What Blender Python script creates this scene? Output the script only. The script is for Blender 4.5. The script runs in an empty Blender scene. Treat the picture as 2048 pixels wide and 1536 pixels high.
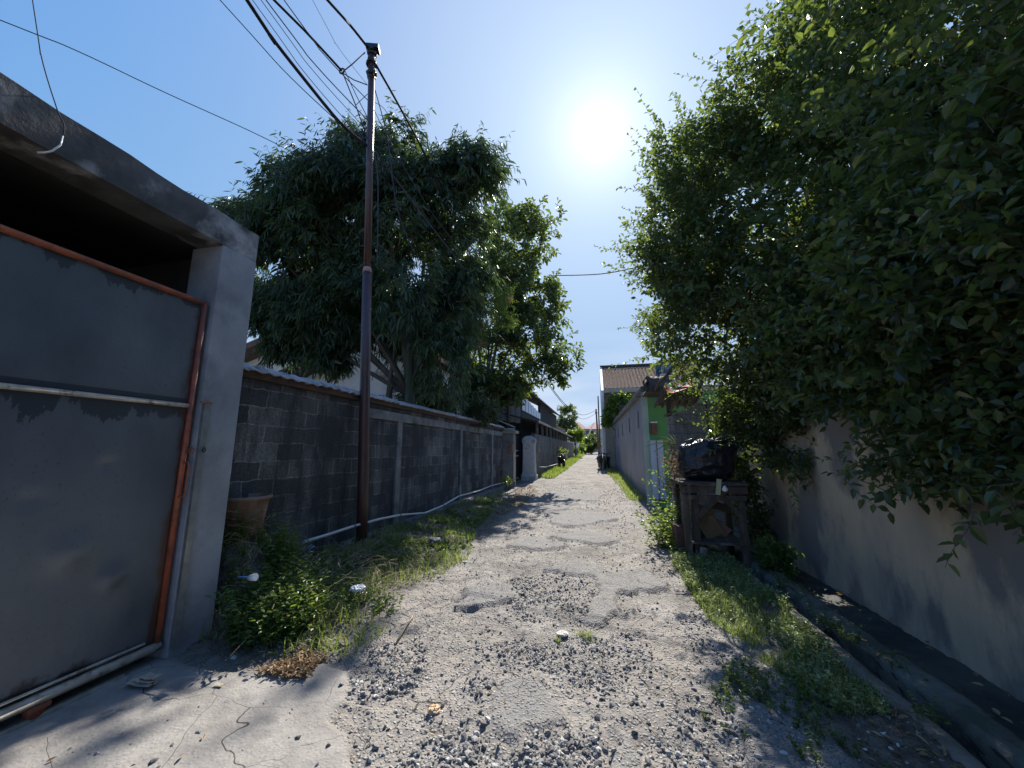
import bpy, math, random
import numpy as np
from mathutils import Vector, Matrix
random.seed(7); rng=np.random.default_rng(7)
S=bpy.context.scene; col=S.collection
PI=math.pi; R=math.radians
# ---------------------------------------------------------------- camera
EYE=1.6
TH=math.atan(132/769.); YAW=math.atan2(176, math.cos(TH)*769+math.sin(TH)*132)
cd=bpy.data.cameras.new("camera"); cam=bpy.data.objects.new("camera",cd); col.objects.link(cam)
cd.sensor_width=36; cd.lens=769/2048*36; cd.clip_start=.05; cd.clip_end=2000
cam.location=(0,0,EYE); cam.rotation_euler=(PI/2+TH,0,YAW); S.camera=cam
# ---------------------------------------------------------------- sky, sun, exposure
SUN_EL=R(42.0); SUN_AZ=R(1.79)             # azimuth from +Y towards +X
SD=Vector((math.sin(SUN_AZ)*math.cos(SUN_EL), math.cos(SUN_AZ)*math.cos(SUN_EL), math.sin(SUN_EL)))
w=bpy.data.worlds.new("World"); S.world=w; w.use_nodes=True
nt=w.node_tree; N=nt.nodes; L=nt.links; N.clear()
out=N.new('ShaderNodeOutputWorld'); bg=N.new('ShaderNodeBackground'); sky=N.new('ShaderNodeTexSky')
sky.sky_type='NISHITA'; sky.sun_disc=False; sky.sun_elevation=SUN_EL; sky.sun_rotation=SUN_AZ
sky.air_density=1.0; sky.dust_density=0.6; sky.ozone_density=1.8
SKY_STR=.14
def wn(t,**k):
    n=N.new(t)
    for a,b in k.items(): setattr(n,a,b)
    return n
hs=wn('ShaderNodeHueSaturation'); hs.inputs['Saturation'].default_value=1.25; hs.inputs['Value'].default_value=1.0
L.new(sky.outputs[0],hs.inputs['Color'])
gc=N.new('ShaderNodeNewGeometry'); tc=N.new('ShaderNodeTexCoord')
nrm=wn('ShaderNodeVectorMath',operation='NORMALIZE'); L.new(tc.outputs['Generated'],nrm.inputs[0])
dt=wn('ShaderNodeVectorMath',operation='DOT_PRODUCT'); L.new(nrm.outputs[0],dt.inputs[0]); dt.inputs[1].default_value=SD
def m(op,a,b=None,c=None,clamp=False):
    n=wn('ShaderNodeMath',operation=op); n.use_clamp=clamp
    for i,x in enumerate((a,b,c)):
        if x is None: continue
        if isinstance(x,(int,float)): n.inputs[i].default_value=x
        else: L.new(x,n.inputs[i])
    return n.outputs[0]
def soft_cap(x,cap,p=3.0):
    return m('DIVIDE',x,m('POWER',m('ADD',1.0,m('POWER',m('DIVIDE',x,cap),p)),1/p))
ang=m('ARCCOSINE',m('MINIMUM',dt.outputs['Value'],.999999))
# sun glare: widened white disc and bloom halo painted into the sky colour
core=m('MULTIPLY',m('SUBTRACT',1.0,m('DIVIDE',m('SUBTRACT',ang,R(2.0)),R(.9)),None,True),14.0)
hal1=m('MULTIPLY',m('EXPONENT',m('MULTIPLY',ang,-14.0)),1.9)
hal2=m('MULTIPLY',m('EXPONENT',m('MULTIPLY',ang,-3.0)),1.15)
glow=m('ADD',m('ADD',core,hal1),hal2)
gcol=wn('ShaderNodeVectorMath',operation='SCALE'); gcol.inputs[0].default_value=(1,.97,.93); L.new(glow,gcol.inputs['Scale'])
# thin cloud low over the horizon
sep=wn('ShaderNodeSeparateXYZ'); L.new(nrm.outputs[0],sep.inputs[0])
mp=wn('ShaderNodeMapping'); mp.inputs['Scale'].default_value=(1.2,1.2,7); L.new(nrm.outputs[0],mp.inputs[0])
cn=wn('ShaderNodeTexNoise'); cn.inputs['Scale'].default_value=2.6; cn.inputs['Detail'].default_value=7; L.new(mp.outputs[0],cn.inputs['Vector'])
cr=wn('ShaderNodeValToRGB'); cr.color_ramp.elements[0].position=.34; cr.color_ramp.elements[1].position=.72; L.new(cn.outputs[0],cr.inputs[0])
sps=wn('ShaderNodeSeparateColor'); L.new(hs.outputs[0],sps.inputs[0]); cps=wn('ShaderNodeCombineColor')
for i_,cap_ in enumerate((1.06,1.61,2.42)): L.new(soft_cap(m('MULTIPLY',sps.outputs[i_],(.74,.80,1.24)[i_]),cap_),cps.inputs[i_])
low=m('SUBTRACT',1.0,m('DIVIDE',sep.outputs['Z'],.30),None,True)
cm=m('MULTIPLY',cr.outputs[0],m('MULTIPLY',low,.85))
mixc=wn('ShaderNodeMixRGB'); mixc.inputs[2].default_value=(2.6,2.75,3.0,1); L.new(cm,mixc.inputs[0]); L.new(cps.outputs[0],mixc.inputs[1])
addv=wn('ShaderNodeVectorMath',operation='ADD'); L.new(mixc.outputs[0],addv.inputs[0]); L.new(gcol.outputs[0],addv.inputs[1])
L.new(addv.outputs[0],bg.inputs[0]); bg.inputs[1].default_value=SKY_STR; L.new(bg.outputs[0],out.inputs[0])
sl=bpy.data.lights.new("sun",'SUN'); so=bpy.data.objects.new("sun",sl); col.objects.link(so)
sl.energy=3.7; sl.angle=R(.5); sl.color=(1,.935,.84); so.rotation_euler=SD.to_track_quat('Z','Y').to_euler()
S.view_settings.view_transform='Standard'; S.view_settings.look='None'; S.view_settings.gamma=1; S.view_settings.exposure=1.28
S.render.resolution_x=1024; S.render.resolution_y=768
try:
    S.cycles.max_bounces=6; S.cycles.transparent_max_bounces=6; S.cycles.diffuse_bounces=4
except Exception: pass
# ---------------------------------------------------------------- photo ray -> world point (survey helper)
_c,_s=math.cos(TH),math.sin(TH)
def ray(px,py):
    u=px-1024; v=768-py; a=_c*769-_s*v; z=_s*769+_c*v
    return (u*math.cos(YAW)-a*math.sin(YAW), a*math.cos(YAW)+u*math.sin(YAW), z)
def at(px,py,Y):
    d=ray(px,py); t=Y/d[1]; return Vector((d[0]*t,Y,EYE+d[2]*t))
def atx(px,py,X):
    d=ray(px,py); t=X/d[0]; return Vector((X,d[1]*t,EYE+d[2]*t))
def gr(px,py,z=0):
    d=ray(px,py); t=(z-EYE)/d[2]; return Vector((d[0]*t,d[1]*t,z))
# ---------------------------------------------------------------- materials
def mat(name,c1,c2=None,rough=.8,scale=4,bump=.0,bscale=None,c3=None,s3=1.2,metal=0,spec=.5,lo=.35,hi=.65,lo3=.5,hi3=.7,detail=8,stretch=(1,1,1),bdist=.02):
    M=bpy.data.materials.new(name); M.use_nodes=True; t=M.node_tree; n=t.nodes; l=t.links
    b=n['Principled BSDF']; b.inputs['Roughness'].default_value=rough; b.inputs['Metallic'].default_value=metal
    b.inputs['Specular IOR Level'].default_value=spec
    if c2 is None and not bump: b.inputs['Base Color'].default_value=(*c1,1); return M
    co=n.new('ShaderNodeTexCoord'); mp=n.new('ShaderNodeMapping'); mp.inputs['Scale'].default_value=stretch; l.new(co.outputs['Object'],mp.inputs[0])
    def noise(sc,lo,hi,det=8):
        a=n.new('ShaderNodeTexNoise'); a.inputs['Scale'].default_value=sc; a.inputs['Detail'].default_value=det; a.inputs['Roughness'].default_value=.62; l.new(mp.outputs[0],a.inputs['Vector'])
        r=n.new('ShaderNodeMapRange'); r.inputs[1].default_value=lo; r.inputs[2].default_value=hi; l.new(a.outputs[0],r.inputs[0]); return r.outputs[0],a.outputs[0]
    cur=None
    if c2 is not None:
        f,_=noise(scale,lo,hi,detail); mx=n.new('ShaderNodeMixRGB'); l.new(f,mx.inputs[0]); mx.inputs[1].default_value=(*c1,1); mx.inputs[2].default_value=(*c2,1); cur=mx.outputs[0]
    if c3 is not None:
        f,_=noise(s3,lo3,hi3,10); mx=n.new('ShaderNodeMixRGB'); l.new(f,mx.inputs[0]); l.new(cur,mx.inputs[1]); mx.inputs[2].default_value=(*c3,1); cur=mx.outputs[0]
    if cur is not None: l.new(cur,b.inputs['Base Color'])
    else: b.inputs['Base Color'].default_value=(*c1,1)
    if bump:
        _,h=noise(bscale or scale*4,0,1,6); bp=n.new('ShaderNodeBump'); bp.inputs['Strength'].default_value=bump; bp.inputs['Distance'].default_value=bdist; l.new(h,bp.inputs['Height']); l.new(bp.outputs[0],b.inputs['Normal'])
    M['last']=1
    return M
def leafmat(name,stops,trans=.35,rough=.42,tcol=(.30,.42,.04),spec=.5):
    M=bpy.data.materials.new(name); M.use_nodes=True; t=M.node_tree; n=t.nodes; l=t.links
    b=n['Principled BSDF']; b.inputs['Roughness'].default_value=rough; b.inputs['Specular IOR Level'].default_value=spec
    a=n.new('ShaderNodeAttribute'); a.attribute_name='tint'; r=n.new('ShaderNodeValToRGB')
    e=r.color_ramp.elements
    while len(e)<len(stops): e.new(.5)
    for i,(p,c) in enumerate(stops): e[i].position=p; e[i].color=(*c,1)
    l.new(a.outputs['Fac'],r.inputs[0]); l.new(r.outputs[0],b.inputs['Base Color'])
    tr=n.new('ShaderNodeBsdfTranslucent'); mx=n.new('ShaderNodeMixShader'); mx.inputs[0].default_value=trans
    mc=n.new('ShaderNodeMixRGB'); mc.inputs[0].default_value=.75; l.new(r.outputs[0],mc.inputs[1]); mc.inputs[2].default_value=(*tcol,1); l.new(mc.outputs[0],tr.inputs[0])
    l.new(b.outputs[0],mx.inputs[1]); l.new(tr.outputs[0],mx.inputs[2]); l.new(mx.outputs[0],n['Material Output'].inputs[0])
    return M
def brickmat(name,c1,c2,mort,bw=.42,bh=.21,mw=.012,axes='YZ',stain=(.02,.02,.022),bump=.5,slo=.42,shi=.62,rough=.9,dirt=1.0):
    M=bpy.data.materials.new(name); M.use_nodes=True; t=M.node_tree; n=t.nodes; l=t.links; b=n['Principled BSDF']; b.inputs['Roughness'].default_value=rough
    co=n.new('ShaderNodeTexCoord'); sp=n.new('ShaderNodeSeparateXYZ'); l.new(co.outputs['Object'],sp.inputs[0]); cb=n.new('ShaderNodeCombineXYZ')
    l.new(sp.outputs[axes[0]],cb.inputs[0]); l.new(sp.outputs[axes[1]],cb.inputs[1])
    ns=n.new('ShaderNodeTexNoise'); ns.inputs['Scale'].default_value=5; ns.inputs['Detail'].default_value=5; l.new(co.outputs['Object'],ns.inputs['Vector'])
    sc=n.new('ShaderNodeVectorMath'); sc.operation='SCALE'; sc.inputs['Scale'].default_value=.085; l.new(ns.outputs['Color'],sc.inputs[0])
    ad=n.new('ShaderNodeVectorMath'); ad.operation='ADD'; l.new(cb.outputs[0],ad.inputs[0]); l.new(sc.outputs[0],ad.inputs[1])
    br=n.new('ShaderNodeTexBrick'); br.inputs['Scale'].default_value=1; br.inputs['Brick Width'].default_value=bw; br.inputs['Row Height'].default_value=bh; br.inputs['Mortar Size'].default_value=mw; br.inputs['Mortar Smooth'].default_value=.4
    br.inputs['Color1'].default_value=(*c1,1); br.inputs['Color2'].default_value=(*c2,1); br.inputs['Mortar'].default_value=(*mort,1); br.inputs['Bias'].default_value=0
    l.new(ad.outputs[0],br.inputs['Vector'])
    a=n.new('ShaderNodeTexNoise'); a.inputs['Scale'].default_value=1.1; a.inputs['Detail'].default_value=10; a.inputs['Roughness'].default_value=.66
    mpp=n.new('ShaderNodeMapping'); mpp.inputs['Scale'].default_value=(1,1.5,.8); l.new(co.outputs['Object'],mpp.inputs[0]); l.new(mpp.outputs[0],a.inputs['Vector'])
    r=n.new('ShaderNodeMapRange'); r.inputs[1].default_value=slo; r.inputs[2].default_value=shi; r.inputs[4].default_value=dirt; l.new(a.outputs[0],r.inputs[0])
    mx=n.new('ShaderNodeMixRGB'); l.new(r.outputs[0],mx.inputs[0]); l.new(br.outputs[0],mx.inputs[1]); mx.inputs[2].default_value=(*stain,1)
    sk=n.new('ShaderNodeTexNoise'); sk.inputs['Scale'].default_value=2.2; sk.inputs['Detail'].default_value=9; sk.inputs['Roughness'].default_value=.7
    mq=n.new('ShaderNodeMapping'); mq.inputs['Scale'].default_value=(2.5,2.5,.35); l.new(co.outputs['Object'],mq.inputs[0]); l.new(mq.outputs[0],sk.inputs['Vector'])
    rk=n.new('ShaderNodeMapRange'); rk.inputs[1].default_value=.5; rk.inputs[2].default_value=.62; rk.inputs[4].default_value=.75; l.new(sk.outputs[0],rk.inputs[0])
    mk=n.new('ShaderNodeMixRGB'); l.new(rk.outputs[0],mk.inputs[0]); l.new(mx.outputs[0],mk.inputs[1]); mk.inputs[2].default_value=(*stain,1); mx=mk
    f=n.new('ShaderNodeTexNoise'); f.inputs['Scale'].default_value=34; f.inputs['Detail'].default_value=6; l.new(co.outputs['Object'],f.inputs['Vector'])
    m2=n.new('ShaderNodeMixRGB'); m2.blend_type='MULTIPLY'; m2.inputs[0].default_value=.7; l.new(mx.outputs[0],m2.inputs[1])
    r2=n.new('ShaderNodeMapRange'); r2.inputs[1].default_value=.3; r2.inputs[2].default_value=.7; r2.inputs[3].default_value=.45; r2.inputs[4].default_value=1.5; l.new(f.outputs[0],r2.inputs[0]); l.new(r2.outputs[0],m2.inputs[2]); l.new(m2.outputs[0],b.inputs['Base Color'])
    b1=n.new('ShaderNodeBump'); b1.inputs['Strength'].default_value=bump; b1.inputs['Distance'].default_value=.02; l.new(br.outputs['Fac'],b1.inputs['Height']); b1.invert=False
    b2=n.new('ShaderNodeBump'); b2.inputs['Strength'].default_value=.6; b2.inputs['Distance'].default_value=.012; l.new(f.outputs[0],b2.inputs['Height']); l.new(b1.outputs[0],b2.inputs['Normal']); l.new(b2.outputs[0],b.inputs['Normal'])
    return M
# ---------------------------------------------------------------- object helpers
def wl(o):
    v=Vector((0,0,0))
    while o is not None: v=v+Vector(o.location); o=o.parent
    return v
def tag(o,label=None,cat=None,group=None,kind=None):
    if label: o['label']=label
    if cat: o['category']=cat
    if group: o['group']=group
    if kind: o['kind']=kind
    return o
def thing(name,loc,label,cat,group=None):
    o=bpy.data.objects.new(name,None); o.empty_display_size=.2; col.objects.link(o); o.location=loc
    return tag(o,label,cat,group)
def copy_tree(o,parent=None):
    c=o.copy(); col.objects.link(c); c.parent=parent
    for ch in list(o.children): copy_tree(ch,c)
    return c
class MB:
    def __init__(s): s.v=[]; s.f=[]; s.sm=[]
    def add(s,vs,fs,smooth=False):
        k=len(s.v); s.v+= [tuple(p) for p in vs]; s.f+=[tuple(i+k for i in f) for f in fs]; s.sm+=[smooth]*len(fs); return s
    def box(s,x0,x1,y0,y1,z0,z1,rz=0,c=None,tilt=None):
        vs=[Vector((x,y,z)) for z in (z0,z1) for y in (y0,y1) for x in (x0,x1)]
        if rz or tilt:
            cc=Vector(c) if c else Vector(((x0+x1)/2,(y0+y1)/2,(z0+z1)/2))
            M=Matrix.Rotation(rz,3,'Z')
            if tilt: M=M@Matrix.Rotation(tilt[0],3,'X')@Matrix.Rotation(tilt[1],3,'Y')
            vs=[cc+M@(p-cc) for p in vs]
        return s.add(vs,[(0,2,3,1),(4,5,7,6),(0,1,5,4),(2,6,7,3),(0,4,6,2),(1,3,7,5)])
    def beam(s,a,b,w,h,up=(0,0,1)):
        a=Vector(a);b=Vector(b);d=(b-a).normalized(); u=Vector(up); sd=d.cross(u)
        if sd.length<1e-3: sd=d.cross(Vector((0,1,0)))
        sd.normalize(); u=sd.cross(d)
        vs=[p+sd*x*w/2+u*z*h/2 for p in (a,b) for x,z in ((-1,-1),(1,-1),(1,1),(-1,1))]
        return s.add(vs,[(3,2,1,0),(4,5,6,7),(0,1,5,4),(1,2,6,5),(2,3,7,6),(3,0,4,7)])
    def tube(s,pts,r,n=8,caps=True,smooth=True):
        pts=[Vector(p) for p in pts]; rs=r if isinstance(r,(list,tuple)) else [r]*len(pts)
        vs=[];fs=[]; pu=None
        for i,p in enumerate(pts):
            d=(pts[min(i+1,len(pts)-1)]-pts[max(i-1,0)]).normalized()
            if pu is None:
                pu=d.orthogonal().normalized()
            pu=(pu-d*pu.dot(d)).normalized(); q=d.cross(pu)
            for k in range(n):
                a=2*PI*k/n; vs.append(p+(pu*math.cos(a)+q*math.sin(a))*rs[i])
        for i in range(len(pts)-1):
            for k in range(n): fs.append((i*n+k,i*n+(k+1)%n,(i+1)*n+(k+1)%n,(i+1)*n+k))
        s.add(vs,fs,smooth)
        if caps:
            b=len(s.v)-len(vs); s.f.append(tuple(b+k for k in range(n))[::-1]); s.f.append(tuple(b+(len(pts)-1)*n+k for k in range(n))); s.sm+=[False,False]
        return s
    def lathe(s,c,prof,n=20,smooth=True,sx=1,sy=1):
        c=Vector(c); vs=[];fs=[]
        for r,z in prof:
            for k in range(n):
                a=2*PI*k/n; vs.append(c+Vector((r*math.cos(a)*sx,r*math.sin(a)*sy,z)))
        for i in range(len(prof)-1):
            for k in range(n): fs.append((i*n+k,i*n+(k+1)%n,(i+1)*n+(k+1)%n,(i+1)*n+k))
        s.add(vs,fs,smooth)
        b=len(s.v)-len(vs); s.f.append(tuple(b+k for k in range(n))[::-1]); s.f.append(tuple(b+(len(prof)-1)*n+k for k in range(n))); s.sm+=[False,False]
        return s
    def poly(s,pts,th=None,dirn=(0,0,1)):
        n=len(pts); pts=[Vector(p) for p in pts]
        if th is None: return s.add(pts,[tuple(range(n))])
        d=Vector(dirn).normalized()*th
        return s.add(pts+[p-d for p in pts],[tuple(range(n)),tuple(range(2*n-1,n-1,-1))]+[(i,n+i,n+(i+1)%n,(i+1)%n) for i in range(n)])
    def build(s,name,material,parent=None,label=None,cat=None,group=None,kind=None,bevel=0,base=None,jit=0):
        if parent is not None: o0=wl(parent)
        elif base is not None: o0=Vector(base)
        else:
            a=np.array(s.v); o0=Vector(((a[:,0].min()+a[:,0].max())/2,(a[:,1].min()+a[:,1].max())/2,a[:,2].min()))
        me=bpy.data.meshes.new(name); me.from_pydata([(p[0]-o0.x,p[1]-o0.y,p[2]-o0.z) for p in s.v],[],s.f)
        me.polygons.foreach_set('use_smooth',s.sm); me.update()
        me.materials.append(material)
        o=bpy.data.objects.new(name,me); col.objects.link(o)
        if parent is not None: o.parent=parent
        else: o.location=o0
        if bevel:
            mo=o.modifiers.new('bevel','BEVEL'); mo.width=bevel; mo.segments=2; mo.limit_method='ANGLE'
        return tag(o,label,cat,group,kind)
def np_mesh(name,V,F,material,parent=None,base=None,smooth=False,tint=None,masks=None,**tg):
    """V (n,3) world, F (m,k) int"""
    o0=wl(parent) if parent is not None else Vector(base if base is not None else (0,0,0))
    V=np.asarray(V,dtype=np.float32)-np.array(o0,dtype=np.float32)
    me=bpy.data.meshes.new(name); m_,k=F.shape
    me.vertices.add(len(V)); me.vertices.foreach_set('co',V.ravel())
    me.loops.add(m_*k); me.loops.foreach_set('vertex_index',F.astype(np.int32).ravel())
    me.polygons.add(m_); me.polygons.foreach_set('loop_start',(np.arange(m_)*k).astype(np.int32)); me.polygons.foreach_set('loop_total',np.full(m_,k,dtype=np.int32))
    me.polygons.foreach_set('use_smooth',np.full(m_,smooth))
    me.update(calc_edges=True)
    if tint is not None:
        at_=me.attributes.new('tint','FLOAT','POINT'); at_.data.foreach_set('value',tint.astype(np.float32))
    for nm,arr in (masks or {}).items():
        at_=me.attributes.new(nm,'FLOAT','POINT'); at_.data.foreach_set('value',arr.astype(np.float32))
    me.materials.append(material)
    o=bpy.data.objects.new(name,me); col.objects.link(o)
    if parent is not None: o.parent=parent
    else: o.location=o0
    return tag(o,**tg)
def unit(a): return a/np.maximum(np.linalg.norm(a,axis=1,keepdims=True),1e-6)
def rnd_dir(n): return unit(rng.normal(size=(n,3)))
def leaves(P,D,Nn,Ln,W,droop=.15,fold=.25,shape='leaf'):
    """six-vertex folded leaf, two quads"""
    n=len(P); D=unit(D); Sd=unit(np.cross(D,Nn)); U=np.cross(Sd,D); Ln=Ln[:,None]; W=W[:,None]
    a,b=(.30,.68) if shape=='leaf' else (.45,.80)
    wa,wb=(.5,.40) if shape=='leaf' else (.36,.5)
    up=U*W*fold; g=np.array([0,0,-1.0])*droop*Ln
    B=P; T=P+D*Ln+g; 
    L1=P+D*Ln*a+Sd*W*wa+up+g*.2; L2=P+D*Ln*b+Sd*W*wb+up*.9+g*.55
    R1=P+D*Ln*a-Sd*W*wa+up+g*.2; R2=P+D*Ln*b-Sd*W*wb+up*.9+g*.55
    V=np.stack([B,L1,L2,T,R2,R1],1).reshape(-1,3)
    k=(np.arange(n)*6)[:,None]; F=np.concatenate([k+np.array([0,1,2,3]),k+np.array([0,3,4,5])],0)
    return V,F
def prisms(A,B,ra,rb):
    n=len(A); D=unit(B-A); X=unit(np.cross(D,np.array([.3,.5,.81]))); Y=np.cross(D,X); vs=[]
    for p,r in ((A,ra),(B,rb)):
        for k in range(3):
            a=2*PI*k/3; vs.append(p+(X*math.cos(a)+Y*math.sin(a))*r)
    V=np.stack(vs,1).reshape(-1,3); k=(np.arange(n)*6)[:,None]
    F=np.concatenate([k+np.array([i,(i+1)%3,3+(i+1)%3,3+i]) for i in range(3)],0)
    return V,F
def sample_lobes(lobes,n,rmin=.6,keep=.72,gapthr=1.24):
    C=np.array([l[0] for l in lobes],float); Rr=np.array([l[1] if hasattr(l[1],'__len__') else (l[1],)*3 for l in lobes],float)
    wgt=np.prod(Rr,1)**(2/3); wgt/=wgt.sum(); got=[];dirs=[]
    tot=0
    while tot<n:
        i=rng.choice(len(C),size=n*2,p=wgt); d=rnd_dir(n*2); r=(rmin+(1-rmin)*rng.random(n*2)**.6)[:,None]
        lump=1+.85*(vnoise(d[:,0]+i*3.1,d[:,1],2.1)+vnoise(d[:,2]+i*1.7,d[:,0],2.1)-1)
        p=C[i]+d*r*Rr[i]*lump[:,None]
        gap=vnoise(p[:,0],p[:,1],1.3)+vnoise(p[:,1]+9,p[:,2],1.3)+vnoise(p[:,2]+5,p[:,0],1.3)
        q=gap>gapthr
        for j in range(len(C)):
            dd=np.linalg.norm((p-C[j])/Rr[j],axis=1); q&=~((dd<keep*.85)&(i!=j))
        p=p[q]; got.append(p); dirs.append(unit(d[q]/Rr[i][q])); tot+=len(p)
    return np.concatenate(got)[:n],np.concatenate(dirs)[:n]
def foliage(parent,lobes,ntw,nl,tl,ll,lw,lmat,tmat,up=.3,droop=.2,hang=0,shape='leaf',rmin=.6,clip=None,ltint=(0,1),twr=.004,crown='crown',tw='twigs',spread=.9):
    P,O=sample_lobes(lobes,ntw,rmin)
    if clip is not None:
        k=clip(P); P=P[k]; O=O[k]
    n=len(P); D=unit(O*.8+rnd_dir(n)*.65+np.array([0,0,up])); Ltw=tl*(.5+rng.random(n))
    A=P-D*Ltw[:,None]*.5; B=P+D*Ltw[:,None]*.5
    V,F=prisms(A,B,twr,twr*.4)
    np_mesh(tw,V,F,tmat,parent)
    t=(np.arange(nl)+.6)/nl
    Ps=A[:,None,:]+(B-A)[:,None,:]*t[None,:,None]; sidev=unit(np.cross(D,rnd_dir(n))); s2=np.cross(D,sidev)
    phi=(np.arange(nl)*2.4)[None,:]+rng.random((n,nl))*1.2
    out_=sidev[:,None,:]*np.cos(phi)[:,:,None]+s2[:,None,:]*np.sin(phi)[:,:,None]
    LD=out_*spread+D[:,None,:]*.6+rng.normal(size=(n,nl,3))*.22+np.array([0,0,-hang])
    Ps=Ps.reshape(-1,3); LD=LD.reshape(-1,3); k=len(Ps)
    NN=unit(rng.normal(size=(k,3))*.55+np.array([0,-.1,1.0]))
    if hang>.6: NN=rnd_dir(k)
    ln=ll*(.55+.8*rng.random(k)); V,F=leaves(Ps,LD,NN,ln,ln*lw*(.8+.4*rng.random(k)),droop=droop,shape=shape)
    tw_t=np.repeat(rng.random(n),nl)*.65+rng.random(k)*.35
    tint=np.repeat(ltint[0]+(ltint[1]-ltint[0])*tw_t,6)
    return np_mesh(crown,V,F,lmat,parent,tint=tint)
def curve_pts(a,b,bend,n=6):
    a=Vector(a);b=Vector(b);bd=Vector(bend); return [a.lerp(b,t)+bd*math.sin(PI*t) for t in [i/(n-1) for i in range(n)]]
def limbs(name,parent,root,targets,r0,material,bend=.3):
    mb=MB()
    for t in targets:
        bd=Vector((random.uniform(-1,1),random.uniform(-1,1),random.uniform(-.2,.8)))*bend
        pts=curve_pts(root,t,bd,7); mb.tube(pts,[r0*(1-.85*i/6) for i in range(7)],6)
        for k in range(3):
            i=random.randint(3,5); q=pts[i]; e=q+Vector((random.uniform(-1,1),random.uniform(-1,1),random.uniform(-.3,1)))*(Vector(t)-Vector(root)).length*.28
            mb.tube(curve_pts(q,e,(0,0,.1),4),[r0*.35,r0*.25,r0*.15,r0*.05],5)
    return mb.build(name,material,parent)
# value noise
_perm=rng.random((256,256))
def vnoise(x,y,sc):
    x=np.asarray(x)*sc+91.3; y=np.asarray(y)*sc+37.7; xi=np.floor(x).astype(int); yi=np.floor(y).astype(int); fx=x-xi; fy=y-yi
    fx=fx*fx*(3-2*fx); fy=fy*fy*(3-2*fy); g=lambda a,b:_perm[a%256,b%256]
    return (g(xi,yi)*(1-fx)+g(xi+1,yi)*fx)*(1-fy)+(g(xi,yi+1)*(1-fx)+g(xi+1,yi+1)*fx)*fy
def fbm(x,y,sc,o=4):
    r=0;a=.5
    for i in range(o): r=r+a*(vnoise(x,y,sc*2**i)-.5); a*=.55
    return r
def inpoly(x,y,poly):
    x=np.asarray(x);y=np.asarray(y); c=np.zeros(x.shape,bool); n=len(poly)
    for i in range(n):
        x0,y0=poly[i][0],poly[i][1]; x1,y1=poly[(i+1)%n][0],poly[(i+1)%n][1]
        c^=((y0>y)!=(y1>y))&(x<(x1-x0)*(y-y0)/((y1-y0) if y1!=y0 else 1e-9)+x0)
    return c
def sdist(x,y,poly):
    d=np.full(np.shape(x),1e9); n=len(poly)
    for i in range(n):
        a=np.array(poly[i][:2]); b=np.array(poly[(i+1)%n][:2]); ab=b-a; L2=ab@ab+1e-9
        t=np.clip(((x-a[0])*ab[0]+(y-a[1])*ab[1])/L2,0,1); d=np.minimum(d,np.hypot(x-a[0]-t*ab[0],y-a[1]-t*ab[1]))
    return np.where(inpoly(x,y,poly),-d,d)
# ---------------------------------------------------------------- terrain shape
def zr(Y): return np.interp(Y,[-20,13,16,20,28,50,75,120],[0,0,.06,.2,.36,.85,1.2,1.3])
XL=([-4,2.45,3.0,5,8,13.5,15,17,20,28,50,75],[-3.55,-3.55,-3.95,-4.0,-4.0,-4.0,-3.7,-3.7,-3.1,-2.9,-2.7,-2.4])
XR=([-4,10,12.5,20,28.6,50,75],[1.8,1.8,1.42,1.24,.75,.35,-.1])
P=lambda pts,k,ox,oy:[gr(ox+x/k,oy+y/k)[:2] for x,y in pts]
AS=[P([(1000,262),(1060,225),(1150,214),(1260,232),(1300,262),(1385,338),(1372,385),(1368,480),(1270,555),(1195,520),(1235,450),(1290,350),(1240,300),(1110,282)],2.56,700,1040),
    P([(735,930),(770,860),(960,805),(1015,900),(1110,985),(1085,1060),(960,1110),(800,1120),(690,1060)],2.56,700,1040),
    P([(1330,1065),(1430,1078),(1495,1200),(1500,1400),(1360,1400),(1372,1140)],2.56,700,1040)]
for cx_,cy_,rx_,ry_ in ((-.35,7.6,.55,.5),(-1.2,6.9,.45,.5),(-.6,9.6,.8,.9),(-1.5,11.5,.8,1.2),(.35,5.3,.35,.5),(-1.3,4.4,.30,.35),(.9,2.6,.25,.35),(-.8,14,1.0,1.2)):
    AS.append([(cx_+rx_*math.cos(a_)*(1+.3*math.sin(a_*3+cx_*9)),cy_+ry_*math.sin(a_)*(1+.25*math.cos(a_*2+cy_))) for a_ in [2*PI*i_/14 for i_ in range(14)]])
CON=[(-3.9,-3.0),(-3.9,2.62),(-3.2,2.62),(-2.75,2.55),gr(560,1345)[:2],gr(640,1335)[:2],gr(690,1345)[:2],gr(697,1400)[:2],gr(660,1440)[:2],gr(705,1500)[:2],gr(690,1600)[:2],(-1.1,-3)]
def lane_h(x,y,fine=True):
    z=zr(y)+.03*fbm(x,y,.45,3)
    dc=sdist(x,y,CON)+.10*fbm(x,y,5,3); con=np.clip(.5-dc/.03,0,1)
    asp=np.zeros(np.shape(x))
    for p in AS:
        d=sdist(x,y,p)+.16*fbm(x,y,9,3); asp=np.maximum(asp,np.clip(.5-d/.025,0,1))
    rough=.055*fbm(x,y,3.0,5)+.05*fbm(x,y,17,3)*np.clip(1.6-y*.08,.2,1)
    z=z+rough*(1-.75*np.maximum(con,asp))+.042*asp+.022*con
    bank=np.clip((-1.9-x)/1.6,0,1)*np.clip((y-2.6)/.8,0,1)*np.clip((14-y)/3,0,1)
    z=z+.16*bank+.52*np.exp(-((x+3.65)/.42)**2-((y-3.45)/.5)**2)*np.clip((y-2.85)/.4,0,1)
    return z,asp,con
ys=[-3.]
while ys[-1]<76: ys.append(ys[-1]+(max(.022,.0062*ys[-1]) if ys[-1]>1.2 else .12))
ys=np.array(ys); us=np.linspace(0,1,262)
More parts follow.
